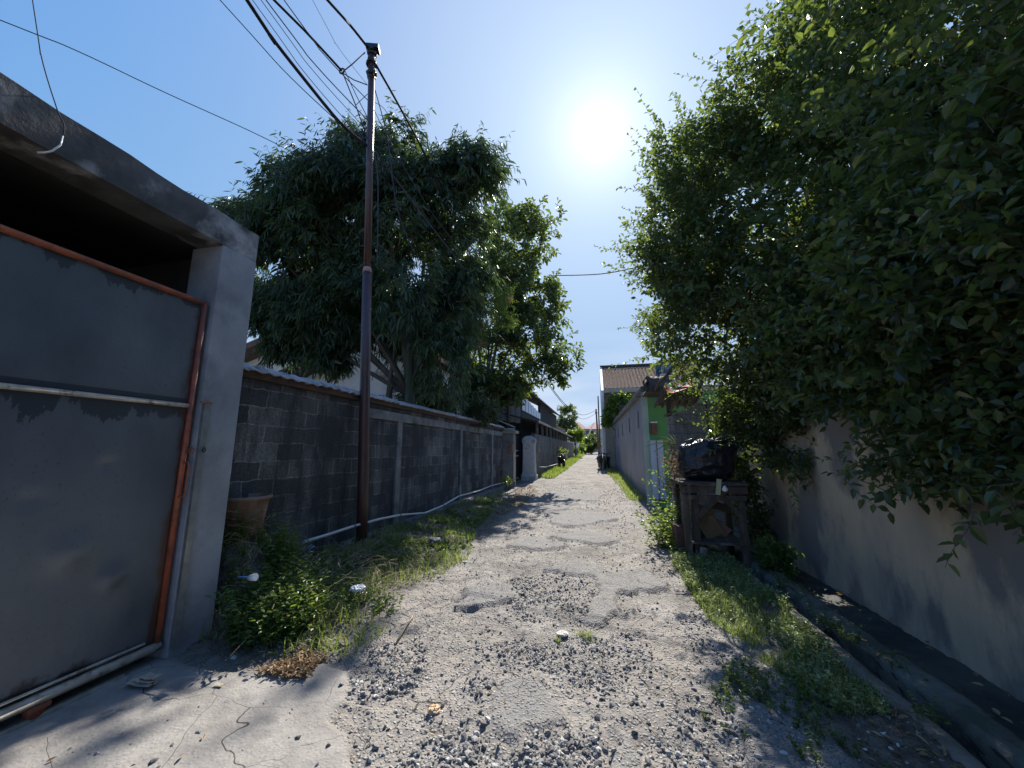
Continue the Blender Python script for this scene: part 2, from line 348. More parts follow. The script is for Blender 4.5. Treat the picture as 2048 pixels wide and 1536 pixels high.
YY,UU=np.meshgrid(ys,us,indexing='ij'); xl=np.interp(YY,*XL)+.12*fbm(YY,YY*0,1.1,3); xr_=np.interp(YY,*XR)
XX=xl+(xr_-xl)*UU
ZZ,asp,con=lane_h(XX,YY)
edge=np.minimum(np.clip((XX-xl)/.18,0,1),1); ZZ=ZZ-.10*(1-edge)*np.where(YY<2.5,0,1)
ny,nu=YY.shape; idx=np.arange(ny*nu).reshape(ny,nu)
F=np.stack([idx[:-1,:-1],idx[:-1,1:],idx[1:,1:],idx[1:,:-1]],-1).reshape(-1,4)
def lanemat():
    M=bpy.data.materials.new('lane_surface'); M.use_nodes=True; t=M.node_tree; n=t.nodes; l=t.links; b=n['Principled BSDF']; b.inputs['Roughness'].default_value=.93; b.inputs['Specular IOR Level'].default_value=.25
    co=n.new('ShaderNodeTexCoord').outputs['Object']
    def nz(sc,det=8,ro=.6):
        a=n.new('ShaderNodeTexNoise'); a.inputs['Scale'].default_value=sc; a.inputs['Detail'].default_value=det; a.inputs['Roughness'].default_value=ro; l.new(co,a.inputs['Vector']); return a.outputs[0]
    def mr(x,a,b_,c=0,d=1):
        r=n.new('ShaderNodeMapRange'); r.inputs[1].default_value=a; r.inputs[2].default_value=b_; r.inputs[3].default_value=c; r.inputs[4].default_value=d; l.new(x,r.inputs[0]); return r.outputs[0]
    def mix(f,a,b_,bt='MIX'):
        x=n.new('ShaderNodeMixRGB'); x.blend_type=bt
        for i,v in enumerate((f,a,b_)):
            if isinstance(v,(int,float)): x.inputs[i].default_value=v
            elif isinstance(v,tuple): x.inputs[i].default_value=(*v,1)
            else: l.new(v,x.inputs[i])
        return x.outputs[0]
    def vor(sc,feat='F1',rand=1):
        v=n.new('ShaderNodeTexVoronoi'); v.feature=feat; v.inputs['Scale'].default_value=sc; v.inputs['Randomness'].default_value=rand
        ds=n.new('ShaderNodeVectorMath'); ds.operation='SCALE'; ds.inputs['Scale'].default_value=.12/sc*3; q=n.new('ShaderNodeTexNoise'); q.inputs['Scale'].default_value=sc*1.3; l.new(co,q.inputs['Vector']); l.new(q.outputs['Color'],ds.inputs[0])
        ad=n.new('ShaderNodeVectorMath'); l.new(co,ad.inputs[0]); l.new(ds.outputs[0],ad.inputs[1]); l.new(ad.outputs[0],v.inputs['Vector']); return v
    dust=mix(mr(nz(1.3,10,.65),.38,.62),(.18,.166,.150),(.355,.332,.303)); dust=mix(mr(nz(3.1,6),.55,.72),dust,(.115,.105,.096))
    dust=mix(mr(nz(.8,5,.6),.46,.60),dust,(.29,.265,.235))
    v1=vor(46); st=mix(mr(v1.outputs['Color'],0,1),(.12,.118,.118),(.46,.445,.42)); sm=mr(v1.outputs['Distance'],.30,.42,1,0); stm=n.new('ShaderNodeMath'); stm.operation='MULTIPLY'; l.new(sm,stm.inputs[0]); l.new(mr(nz(2.2,6,.7),.30,.44),stm.inputs[1])
    grit=mix(stm.outputs[0],dust,st)
    v4=vor(19); m4=n.new('ShaderNodeMath'); m4.operation='MULTIPLY'; l.new(mr(v4.outputs['Distance'],.26,.34,1,0),m4.inputs[0]); l.new(mr(nz(1.7,5,.7),.47,.56),m4.inputs[1]); grit=mix(m4.outputs[0],grit,mix(mr(v4.outputs['Color'],0,1),(.14,.138,.136),(.36,.35,.335)))
    v5=vor(3.2,'DISTANCE_TO_EDGE'); m5=n.new('ShaderNodeMath'); m5.operation='MULTIPLY'; l.new(mr(v5.outputs['Distance'],.004,.02,1,0),m5.inputs[0]); l.new(mr(nz(.9,4,.6),.48,.56),m5.inputs[1]); grit=mix(m5.outputs[0],grit,(.06,.055,.05))
    a1=n.new('ShaderNodeAttribute'); a1.attribute_name='asphalt'; a2=n.new('ShaderNodeAttribute'); a2.attribute_name='concrete'
    v2=vor(95); aspc=mix(mr(v2.outputs['Distance'],.25,.5),(.33,.323,.31),(.20,.197,.192)); aspc=mix(mr(nz(5,8),.4,.65),aspc,(.26,.25,.238))
    conc=mix(mr(nz(2.4,12,.7),.36,.62),(.20,.188,.175),(.325,.31,.288)); conc=mix(mr(nz(60,4),.52,.7),conc,(.22,.21,.2))
    vc=vor(1.7,'DISTANCE_TO_EDGE'); crk=mr(vc.outputs['Distance'],.0005,.0035,1,0); cg=n.new('ShaderNodeMath'); cg.operation='MULTIPLY'; l.new(crk,cg.inputs[0]); l.new(mr(nz(1.0,3),.40,.47),cg.inputs[1])
    conc=mix(cg.outputs[0],conc,(.03,.028,.026))
    c=mix(a1.outputs['Fac'],grit,aspc); c=mix(a2.outputs['Fac'],c,conc)
    a3=n.new('ShaderNodeAttribute'); a3.attribute_name='verge'; c=mix(a3.outputs['Fac'],c,mix(mr(nz(9,6),.4,.6),(.10,.085,.065),(.17,.15,.12)))
    l.new(c,b.inputs['Base Color'])
    h=n.new('ShaderNodeMath'); h.operation='ADD'; l.new(nz(70,5,.7),h.inputs[0]); l.new(mr(v1.outputs['Distance'],.1,.5,1,0),h.inputs[1])
    h3=n.new('ShaderNodeMath'); h3.operation='MULTIPLY_ADD'; l.new(m4.outputs[0],h3.inputs[0]); h3.inputs[1].default_value=1.6; l.new(h.outputs[0],h3.inputs[2]); h=h3
    h2=n.new('ShaderNodeMath'); h2.operation='MULTIPLY_ADD'; l.new(cg.outputs[0],h2.inputs[0]); h2.inputs[1].default_value=-1.5; l.new(h.outputs[0],h2.inputs[2])
    bp=n.new('ShaderNodeBump'); bp.inputs['Distance'].default_value=.014; l.new(h2.outputs[0],bp.inputs['Height']); s1=n.new('ShaderNodeMath'); s1.operation='MULTIPLY_ADD'; l.new(a2.outputs['Fac'],s1.inputs[0]); s1.inputs[1].default_value=-.62; s1.inputs[2].default_value=.85; l.new(s1.outputs[0],bp.inputs['Strength']); l.new(bp.outputs[0],b.inputs['Normal'])
    return M
vg=np.maximum(np.clip((-2.0-XX+.5*fbm(XX,YY,2,3))/.35,0,1)*np.clip((YY-2.5)/.3,0,1)*np.clip((14-YY)/2,0,1), np.clip((XX-np.interp(YY,[0,3,5,8,12],[1.0,1.15,1.15,.95,1.1])+.5*fbm(XX,YY,2,3))/.3,0,1)*np.clip((13-YY)/2,0,1))
np_mesh('lane',np.stack([XX,YY,ZZ],-1).reshape(-1,3),F,lanemat(),smooth=True,masks={'asphalt':asp.ravel(),'concrete':con.ravel(),'verge':vg.ravel()},label='rough pale lane of broken asphalt, dust and loose stones',kind='structure')
# ground sheet, reaching the horizon
gx=np.concatenate([[-400,-150,-60,-25,-12,-8],np.linspace(-6,-1,26),[0,1,1.6,1.80,1.86,1.87,2.3,2.9,2.96,3.0,3.6,5,8,14,30,80,200,400]]); gy=np.concatenate([[-60,-20,-8],np.linspace(-3,8.66,60),[8.72],np.linspace(9,20,40),np.linspace(21,60,40),[70,80,100,130,180,260,400,800]])
GY,GX=np.meshgrid(gy,gx,indexing='ij'); GZ=zr(GY)-.05+.08*fbm(GX,GY,.6,3)
GZ+=.16*np.clip((-1.9-GX)/1.6,0,1)*np.clip((GY-2.6)/.8,0,1)*np.clip((14-GY)/3,0,1)
inl=(GX>np.interp(GY,*XL)+.3)&(GX<1.85); GZ=np.where(inl,GZ-.18,GZ)
hole=(GX>1.865)&(GX<2.97)&(GY<8.7); GZ=np.where(hole,-.9,GZ)
ny,nu=GY.shape; idx=np.arange(ny*nu).reshape(ny,nu); F=np.stack([idx[:-1,:-1],idx[:-1,1:],idx[1:,1:],idx[1:,:-1]],-1).reshape(-1,4)
M_dirt=mat('dirt',(.13,.11,.085),(.24,.21,.17),.95,3,.6,30,c3=(.07,.075,.04),s3=1.5)
np_mesh('ground',np.stack([GX,GY,GZ],-1).reshape(-1,3),F,M_dirt,smooth=True,label='dry brown earth beside the lane',kind='structure')
# roadside drain
prof=[(1.83,.00),(1.875,-.03),(1.885,-.40),(2.06,-.40),(2.075,-.045),(2.10,-.015),(2.27,-.02),(2.31,-.05),(2.34,-.14),(2.60,-.17),(2.90,-.16)]
dy=np.arange(-3,8.7,.045); V=[]
prof2=[]
for (a_,b_),(c_,d_) in zip(prof[:-1],prof[1:]):
    k_=max(1,int(math.hypot(c_-a_,d_-b_)/.035)); prof2+=[(a_+(c_-a_)*i/k_,b_+(d_-b_)*i/k_) for i in range(k_)]
prof2.append(prof[-1])
for j,(px_,pz_) in enumerate(prof2):
    pv=dy*0+px_*1.0; qv=dy*0+pz_
    V.append(np.stack([px_+.07*fbm(dy,qv*0+int(px_*4),1.6,3)*(1 if px_<2.33 else .3)+.035*fbm(dy,qv+3,9,3),dy,pz_+.05*fbm(dy,pv,2.5,3)+.035*fbm(dy,pv,14,3)],-1))
V=np.stack(V,1); n1,n2=V.shape[:2]; idx=np.arange(n1*n2).reshape(n1,n2); F=np.stack([idx[:-1,:-1],idx[:-1,1:],idx[1:,1:],idx[1:,:-1]],-1).reshape(-1,4)
M_drain=mat('mossy_concrete',(.05,.055,.055),(.085,.095,.08),.8,5,.8,40,c3=(.028,.032,.034),s3=1.6,lo3=.45,hi3=.6)
jl=[j for j,(a_,b_) in enumerate(prof2) if 2.065<a_<2.335]; VL=V[:,jl[0]-1:jl[-1]+1]+np.array([0,0,.008]); nn1,nn2=VL.shape[:2]; ixl=np.arange(nn1*nn2).reshape(nn1,nn2); FL_=np.stack([ixl[:-1,:-1],ixl[:-1,1:],ixl[1:,1:],ixl[1:,:-1]],-1).reshape(-1,4)
M_lip=mat('drain_lip',(.115,.125,.10),(.19,.19,.165),.9,6,.8,45,c3=(.075,.085,.06),s3=3,lo3=.48,hi3=.6)
np_mesh('drain_lip',VL.reshape(-1,3),FL_,M_lip,smooth=True,label='rough greenish concrete lip between the open drain and the wall',kind='structure')
V2_=np.stack([np.stack([x_+.03*fbm(dy,dy*0+5,2.2,4),dy,z_+.02*fbm(dy,dy*0+x_*9,8,4)],-1) for x_,z_ in ((1.74,-.02),(1.76,.018),(1.80,.026),(1.85,.022),(1.872,-.01),(1.875,-.2))],1); nn1,nn2=V2_.shape[:2]; ixl=np.arange(nn1*nn2).reshape(nn1,nn2); FL_=np.stack([ixl[:-1,:-1],ixl[:-1,1:],ixl[1:,1:],ixl[1:,:-1]],-1).reshape(-1,4)
np_mesh('drain_edge',V2_.reshape(-1,3),FL_,mat('drain_edge',(.16,.14,.11),(.24,.215,.18),.95,5,.7,40,c3=(.09,.09,.06),s3=3),smooth=True,label='earthy concrete edge of the drain on the lane side',kind='structure')
np_mesh('drain',V.reshape(-1,3),F,M_drain,smooth=True,label='narrow open drain of mossy concrete under the beige wall',kind='structure')
# ---------------------------------------------------------------- palette
M_plas=mat('grey_plaster',(.22,.235,.26),(.32,.335,.36),.62,1.6,.45,7,c3=(.15,.16,.175),s3=2.2,spec=.5)
M_beam=mat('stained_beam',(.045,.043,.042),(.12,.12,.125),.85,2.2,.35,18,c3=(.36,.36,.36),s3=1.6,lo3=.53,hi3=.66)
M_dark=mat('near_black',(.03,.03,.03),(.05,.048,.045),.9,3)  # near-black grey for the garage inside and the shed walls
def gatemat():
    M=bpy.data.materials.new('painted_sheet_metal'); M.use_nodes=True; t=M.node_tree; n=t.nodes; l=t.links; b=n['Principled BSDF']; b.inputs['Roughness'].default_value=.36; b.inputs['Metallic'].default_value=.25; b.inputs['Specular IOR Level'].default_value=.6
    co=n.new('ShaderNodeTexCoord').outputs['Object']; sp=n.new('ShaderNodeSeparateXYZ'); l.new(co,sp.inputs[0])
    def nz(sc,st=(1,1,1),det=8,ro=.6):
        mp=n.new('ShaderNodeMapping'); mp.inputs['Scale'].default_value=st; l.new(co,mp.inputs[0]); a=n.new('ShaderNodeTexNoise'); a.inputs['Scale'].default_value=sc; a.inputs['Detail'].default_value=det; a.inputs['Roughness'].default_value=ro; l.new(mp.outputs[0],a.inputs['Vector']); return a.outputs[0]
    def mr(x,a,b_,c=0,d=1):
        r=n.new('ShaderNodeMapRange'); r.inputs[1].default_value=a; r.inputs[2].default_value=b_; r.inputs[3].default_value=c; r.inputs[4].default_value=d; l.new(x,r.inputs[0]); return r.outputs[0]
    def mth(op,a,b_):
        q=n.new('ShaderNodeMath'); q.operation=op
        for i,v in enumerate((a,b_)):
            if isinstance(v,(int,float)): q.inputs[i].default_value=v
            else: l.new(v,q.inputs[i])
        return q.outputs[0]
    def mix(f,a,b_):
        x=n.new('ShaderNodeMixRGB')
        for i,v in enumerate((f,a,b_)):
            if isinstance(v,tuple): x.inputs[i].default_value=(*v,1)
            else: l.new(v,x.inputs[i])
        return x.outputs[0]
    c=mix(mr(nz(1.1,(1,1,.6)),.35,.65),(.082,.096,.116),(.14,.16,.18)); c=mix(mr(nz(45,(1,1,1),3),.62,.72),c,(.08,.09,.105))
    c=mix(mth('MULTIPLY',mr(nz(14,(1,1,.12),5),.60,.70),.35),c,(.10,.11,.13))
    z=sp.outputs['Z']; drip=nz(3.2,(1,1,.35),9,.7)
    for z0,amp in ((1.865,.26),(2.775,.17)):      # grime that has run down from the rails
        d=mth('SUBTRACT',z0,z); k=mth('LESS_THAN',d,mth('MULTIPLY',mr(drip,.40,.68),amp)); k2=mth('MULTIPLY',k,mth('GREATER_THAN',d,-.06)); c=mix(mth('MULTIPLY',k2,.8),c,(.035,.04,.05))
    e=mth('ADD',sp.outputs['Y'],mr(nz(5,(1,1,.5)),.3,.7,-.06,.06)); c=mix(mr(e,1.885,1.92),c,(.10,.05,.04)); c=mix(mr(mth('ADD',z,mr(nz(6),.3,.7,-.09,.09)),.12,.07),c,(.03,.03,.035))
    l.new(c,b.inputs['Base Color']); bp=n.new('ShaderNodeBump'); bp.inputs['Strength'].default_value=.35; bp.inputs['Distance'].default_value=.02; l.new(nz(3.0),bp.inputs['Height']); l.new(bp.outputs[0],b.inputs['Normal']); return M
M_gate=gatemat()
M_orange=mat('rusty_orange_pipe',(.42,.11,.045),(.22,.055,.03),.5,9,.3,60,c3=(.10,.05,.04),s3=6)
M_pale=mat('worn_white_pipe',(.55,.53,.48),(.34,.32,.29),.45,14,.2,60,c3=(.12,.07,.05),s3=8,lo3=.58,hi3=.66)
M_galv=mat('galvanised_steel',(.22,.25,.26),(.33,.35,.36),.35,12,.1,60,metal=.6)
M_rail=mat('rail_steel',(.5,.48,.42),(.32,.3,.26),.4,20,metal=.4)
M_bwall=brickmat('old_block_wall',(.18,.172,.165),(.045,.046,.05),(.27,.26,.24),.44,.215,.011,'YZ',(.026,.027,.032),bump=1.0,slo=.40,shi=.60,dirt=.95)
M_bwall2=brickmat('far_block_wall',(.19,.19,.185),(.14,.14,.14),(.25,.25,.24),.42,.2,.012,'YZ',(.05,.05,.055),bump=.8,dirt=.75)
M_bwall3=brickmat('corner_block_wall',(.30,.29,.285),(.25,.25,.25),(.17,.17,.17),.44,.2,.010,'XZ',(.09,.09,.10),bump=.6,dirt=.6)
M_conc=mat('aged_concrete',(.24,.24,.23),(.14,.14,.142),.9,3,.5,30,c3=(.05,.05,.055),s3=2)
M_tile=mat('cap_tile',(.36,.33,.33),(.48,.45,.46),.7,4,.35,25,c3=(.13,.10,.09),s3=5)
M_under=mat('mortar_brown',(.11,.065,.05),(.06,.045,.04),.95,6,.6,30)
M_beige=mat('beige_render',(.70,.54,.37),(.50,.41,.31),.88,1.7,.5,12,c3=(.26,.23,.21),s3=1.15,lo3=.46,hi3=.56,stretch=(1,1,.5))
M_pole=mat('brown_iron_pole',(.085,.035,.028),(.055,.028,.026),.42,8,.25,50,c3=(.16,.075,.05),s3=5,lo3=.6,hi3=.72,spec=.6)
M_bark=mat('bark',(.08,.062,.048),(.13,.105,.085),.92,6,.7,25,stretch=(1,1,.3))
M_barkg=mat('greenish_bark',(.05,.065,.045),(.09,.10,.075),.9,6,.6,25,stretch=(1,1,.3))
M_wire=mat('black_cable',(.02,.018,.022),rough=.8,spec=.2)
M_wire.node_tree.nodes['Principled BSDF'].inputs['Specular IOR Level'].default_value=.15
M_wireg=mat('faded_cable',(.08,.07,.10),rough=.8)
M_wireg.node_tree.nodes['Principled BSDF'].inputs['Specular IOR Level'].default_value=.15
M_white=mat('white_paint',(.78,.77,.76),(.66,.66,.66),.7,3,.1,20)
M_wplas=mat('weathered_white_plaster',(.52,.52,.52),(.38,.39,.40),.85,5,.7,16,c3=(.22,.22,.22),s3=3,lo3=.56)
M_lilac=mat('lilac_grey_render',(.34,.34,.385),(.27,.27,.31),.85,1.4,.3,18,c3=(.20,.20,.22),s3=.9,stretch=(1,1,.5))
M_green=mat('green_paint',(.12,.33,.085),(.09,.27,.10),.7,2,.2,14,c3=(.17,.36,.24),s3=1.1)
M_cream=mat('cream_render',(.44,.40,.33),(.38,.34,.28),.85,2,.1,15)
M_rtile=mat('clay_roof_tile',(.27,.125,.08),(.14,.075,.055),.85,5,.3,20,c3=(.33,.25,.20),s3=16,lo3=.5,hi3=.62)
M_roofd=mat('dark_roofing',(.035,.030,.028),(.07,.055,.05),.85,4,.3,20)
M_redroof=mat('red_roof',(.34,.12,.09),(.24,.09,.07),.8,3)
M_glass=mat('pale_glass',(.50,.56,.66),(.38,.44,.55),.25,1.5)
M_win=mat('dark_window',(.02,.022,.025),rough=.25)
M_iron=mat('black_iron',(.015,.015,.018),rough=.45)
M_wood=mat('weathered_wood',(.085,.065,.05),(.05,.04,.034),.9,5,.7,20,c3=(.20,.17,.14),s3=7,stretch=(1,1,.25))
M_board=mat('tan_board',(.20,.14,.085),(.13,.095,.06),.85,4,.2,20)
M_bag=mat('black_plastic',(.012,.012,.017),(.02,.02,.026),.36,5,.5,6,bdist=.02,stretch=(1,1,.4))
M_blue=mat('blue_tank_plastic',(.03,.09,.22),rough=.35)
M_redc=mat('red_cloth',(.50,.06,.045),rough=.85); M_whc=mat('white_cloth',(.62,.58,.54),rough=.85)
M_pot=mat('rust_stained_glaze',(.20,.075,.04),(.32,.26,.20),.6,5,.4,20,c3=(.10,.08,.07),s3=3,stretch=(1,1,.5))
M_potin=mat('pot_earth',(.06,.06,.07),(.10,.10,.11),.95,8,.5,30)
M_pvc=mat('white_pvc',(.60,.62,.62),(.48,.50,.50),.35,6)
M_foil=mat('foil_wrapper',(.55,.60,.68),(.30,.36,.45),.3,9,.6,20,metal=.5)
M_plastic=mat('thin_plastic',(.68,.72,.76),(.55,.6,.66),.3,6,.6,18)
M_card=mat('cardboard',(.42,.35,.27),(.33,.27,.21),.9,9,.4,40)
M_ember=mat('orange_stone',(.62,.36,.16),(.72,.60,.42),.9,14,.9,30,c3=(.40,.17,.06),s3=9)
M_stone=None
M_straw=mat('dry_straw',(.36,.30,.19),(.26,.20,.12),.9,9)
M_bluep=mat('blue_straw_plastic',(.10,.25,.55),rough=.4)
M_paintw=mat('white_lettering',(.75,.75,.75),rough=.6)
L_hedge=leafmat('hedge_leaf',[(0,(.024,.046,.032)),(.45,(.045,.078,.040)),(.8,(.09,.13,.055)),(1,(.22,.21,.08))],.34,.27,(.34,.46,.06))
L_mango=leafmat('mango_leaf',[(0,(.022,.044,.026)),(.6,(.046,.080,.038)),(1,(.10,.13,.05))],.24,.40,(.16,.26,.04))
L_big=leafmat('almond_leaf',[(0,(.022,.042,.022)),(.6,(.044,.074,.032)),(1,(.11,.14,.05))],.30,.33)
L_bright=leafmat('bright_leaf',[(0,(.07,.12,.03)),(.6,(.12,.19,.045)),(1,(.20,.24,.06))],.45,.4)
L_weed=leafmat('weed_leaf',[(0,(.035,.07,.02)),(.5,(.075,.14,.035)),(.88,(.14,.20,.06)),(1,(.24,.20,.11))],.38,.4)
L_grass=leafmat('grass_blade',[(0,(.10,.15,.04)),(.5,(.22,.28,.08)),(.8,(.34,.37,.16)),(1,(.46,.40,.25))],.45,.5)
L_sunlit=leafmat('sunlit_ground_leaf',[(0,(.10,.15,.05)),(.4,(.22,.28,.11)),(1,(.42,.46,.25))],.3,.4,(.4,.5,.12))  # sunlit look of the drain strip put into a brighter leaf colour
L_dry=leafmat('dry_leaf',[(0,(.12,.07,.04)),(.5,(.28,.19,.10)),(1,(.42,.32,.18))],.2,.7,(.4,.25,.1))
# ---------------------------------------------------------------- garage with gate
g=thing('garage',(-3.3,.5,0),'dark open garage with stained grey concrete beam and plastered pillar','garage')
mb=MB(); mb.box(-3.66,-3.3,2.60,2.955,-.2,3.455)
MB().box(-3.66,-3.3,2.60,2.955,-.2,3.46).build('pillar',M_plas,g,bevel=.012)
# lintel beam with a slightly uneven edge
mb=MB(); n=34; ysb=[-3.2+6.145*i/(n-1) for i in range(n)]
vs=[]; 
for i,y in enumerate(ysb):
    a=.008*math.sin(i*1.7)+.006*math.sin(i*.6); b_=.008*math.sin(i*2.3+1)
    vs+=[(-3.302+a*.3,y,3.458),(-3.298,y,3.742+a),(-3.60,y,3.742+b_),(-3.60,y,3.458)]
fs=[]
for i in range(n-1):
    for k in range(4): fs.append((i*4+k,i*4+(k+1)%4,i*4+4+(k+1)%4,i*4+4+k))
fs+=[(3,2,1,0),tuple((n-1)*4+k for k in range(4))]
mb.add(vs,fs); mb.build('beam',M_beam,g)
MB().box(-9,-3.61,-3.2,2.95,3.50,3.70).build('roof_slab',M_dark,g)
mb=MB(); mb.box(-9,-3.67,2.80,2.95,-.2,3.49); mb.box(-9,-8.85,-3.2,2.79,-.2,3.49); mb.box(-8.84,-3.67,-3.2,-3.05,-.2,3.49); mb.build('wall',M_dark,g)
# latch channel fixed on the pillar
ch=MB(); ch.beam((-3.285,2.63,.10),(-3.285,2.63,1.995),.05,.028,(1,0,0)); ch.build('latch_channel',M_galv,g,label='vertical galvanised channel on the pillar')
MB().beam((-3.275,2.57,2.0),(-3.275,2.66,2.0),.03,.012).build('top_bracket',M_orange,g)
MB().tube([(-3.262,2.625,1.60),(-3.25,2.635,1.62),(-3.25,2.645,1.60),(-3.262,2.64,1.58),(-3.262,2.625,1.60)],.006,6).build('hasp_ring',M_iron,g)
# sliding gate
gt=thing('gate',(-3.37,.6,.1),'large sheet metal sliding gate in a rusty orange pipe frame','gate')
GX0=-3.37; y0g,y1g=-3.0,2.555; zb,zm,zt=.125,1.965,2.875
# dented sheets as real relief
def sheet(y0,y1,z0,z1,name):
    nu_,nv_=150,60; yy,zz=np.meshgrid(np.linspace(y0,y1,nu_),np.linspace(z0,z1,nv_),indexing='ij')
    dx=.030*fbm(yy,zz,.9,2)+.016*fbm(yy+5,zz,2.6,2)
    for (cy,cz,rr,am) in ((1.95,.95,.10,.030),(2.2,.72,.07,.028),(2.05,1.5,.04,-.02),(1.45,1.5,.03,.018),(1.6,.6,.09,-.012),(1.9,2.35,.35,.018),(1.3,2.2,.05,.012),(1.7,1.3,.05,-.015),(2.25,2.5,.22,-.012),(2.3,.5,.12,.012)):
        dx=dx+am*np.exp(-((yy-cy)**2+(zz-cz)**2)/rr**2)
    V=np.stack([GX0+.004+dx,yy,zz],-1).reshape(-1,3); ix=np.arange(nu_*nv_).reshape(nu_,nv_)
    F=np.stack([ix[:-1,:-1],ix[1:,:-1],ix[1:,1:],ix[:-1,1:]],-1).reshape(-1,4); np_mesh(name,V,F,M_gate,gt,smooth=True)
sheet(y0g,y1g-.02,zm+.012,zt-.02,'upper_sheet'); sheet(y0g,y1g-.02,zb,zm-.012,'lower_sheet')
MB().tube([(GX0+.012,y0g,zt),(GX0+.012,y1g,zt)],.022,12).build('top_rail',M_orange,gt)
MB().tube([(GX0+.014,y1g,zb+.01),(GX0+.014,y1g,zt+.02)],.021,12).build('side_rail',M_orange,gt)
MB().tube([(GX0+.02,y0g,zm),(GX0+.02,y1g-.03,zm)],.018,10).build('middle_rail',M_pale,gt)
MB().tube([(GX0+.02,y0g,zb),(GX0+.02,y1g+.01,zb)],.032,12).build('bottom_rail',M_pale,gt)
MB().tube([(GX0+.03,y0g,zb+.062),(GX0+.03,y1g-.1,zb+.062)],.009,8).build('seam_rod',M_pale,gt)
MB().tube([(GX0+.03,y1g-.01,1.50),(GX0+.075,y1g+.0,1.50),(GX0+.08,y1g,1.47),(GX0+.08,y1g,1.26),(GX0+.075,y1g,1.23),(GX0+.03,y1g-.01,1.23)],.008,8).build('handle',M_orange,gt)
MB().tube([(GX0+.04,y1g,1.60),(GX0+.07,y1g+.01,1.62),(GX0+.09,y1g+.02,1.60),(GX0+.07,y1g+.01,1.58),(GX0+.04,y1g,1.59)],.007,8).build('latch_eye',M_orange,gt)
for yy in (-1.2,1.9):
    wq=MB().lathe((0,0,0),[(.0,-.02),(.04,-.02),(.045,-.012),(.036,0),(.045,.012),(.04,.02),(0,.02)],16).v
    q=MB(); Mx=Matrix.Rotation(PI/2,3,'Y'); base=MB().lathe((0,0,0),[(.04,-.02),(.045,-.012),(.036,0),(.045,.012),(.04,.02)],16)
    q.add([Mx@Vector(p)+Vector((GX0+.02,yy,.068)) for p in base.v],base.f,True); q.build('wheel',M_orange,gt)
    MB().box(GX0-.02,GX0+.06,yy-.05,yy+.05,.075,.10).build('wheel_bracket',M_orange,gt)
mb=MB(); mb.beam((GX0+.02,-3,.028),(GX0+.02,2.35,.028),.03,.022); mb.build('gate_rail',M_rail,label='pale steel track strip on the ground under the gate',cat='track')
# ---------------------------------------------------------------- old block wall
bw=thing('block_wall',(-3.98,9,0),'old black stained concrete block wall with tile coping behind the pole','wall')
WX=-3.95
nu_,nv_=420,60; yy,zz=np.meshgrid(np.linspace(2.96,15.7,nu_),np.linspace(-.3,2.42,nv_),indexing='ij')
V=np.stack([WX+.012*fbm(yy,zz,2.5,4),yy,zz],-1).reshape(-1,3); ix=np.arange(nu_*nv_).reshape(nu_,nv_); F=np.stack([ix[:-1,:-1],ix[1:,:-1],ix[1:,1:],ix[:-1,1:]],-1).reshape(-1,4)
np_mesh('block_face',V,F,M_bwall,bw,smooth=True)
MB().box(WX-.16,WX-.008,2.96,15.7,-.3,2.42).build('wall_core',M_conc,bw)
mb=MB(); 
for i in range(70):
    ya=2.97+i*.182+.01*random.uniform(-1,1); yb=ya+.155; z=2.50+random.uniform(-.008,.008); fade=.0 if ya<9.5 else .0
    k=5; vs=[]
    for yv,dz in ((ya,0),((ya+yb)/2,.022),(yb+.03,.0)):
        for j in range(k):
            t=j/(k-1); x=WX+.11-.30*t; vs.append((x,yv,z+dz+.09*math.sin(t*PI*.75)+random.uniform(-.002,.002)))
    fs=[(r*k+j,r*k+j+1,(r+1)*k+j+1,(r+1)*k+j) for r in range(2) for j in range(k-1)]
    mb.add(vs+[(a,b,c_-.016) for a,b,c_ in vs],fs+[tuple(q+3*k for q in f[::-1]) for f in fs]+[(0,k,k+3*k,3*k),(k,2*k,2*k+3*k,k+3*k),(0,3*k,3*k+k-1,k-1)] ,True)
mb.build('coping_tile',M_tile,bw)
mb=MB(); mb.box(WX-.15,WX+.055,2.96,15.7,2.425,2.50); mb.build('coping_bed',M_under,bw,jit=.01)
for px_ in (795,920,983):
    p=atx(px_,900,WX); MB().box(WX-.02,WX+.045,p.y-.09,p.y+.09,-.1,2.32).build('column',M_conc,bw,bevel=.008)
MB().box(WX-.02,WX+.035,5.9,15.6,2.16,2.33).build('ring_beam',M_conc,bw,bevel=.008)
MB().box(WX-.02,WX+.16,5.5,15.7,-.4,.20).build('footing',M_conc,bw,bevel=.02)
MB().tube([(WX+.03,2.99,2.60),(WX+.03,3.30,2.60)],[.035,.02],8).build('broken_tile',M_under,bw)
# end post with cap
ep=thing('gate_post',(-3.72,15.6,0),'dark gate post with a mossy stepped cap at the wall end','gate post')
MB().box(-3.96,-3.48,15.72,16.15,-.1,2.28).build('shaft',M_conc,ep,bevel=.01)
mb=MB(); mb.box(-4.12,-3.36,15.66,16.25,2.283,2.40); mb.box(-3.98,-3.50,15.70,16.16,2.403,2.50); mb.build('cap',mat('mossy_cap',(.26,.25,.18),(.40,.39,.33),.9,5,.4,20),ep,bevel=.02)
MB().box(-4.02,-3.40,15.715,15.78,.1,.35).build('plinth',M_conc,ep)
tag(MB().box(-3.62,-3.50,15.60,15.70,1.55,1.85).build('brick',mat('bare_brick',(.40,.16,.09),(.30,.12,.07),.9,9,.4,30),ep),label='bare orange brick patch')
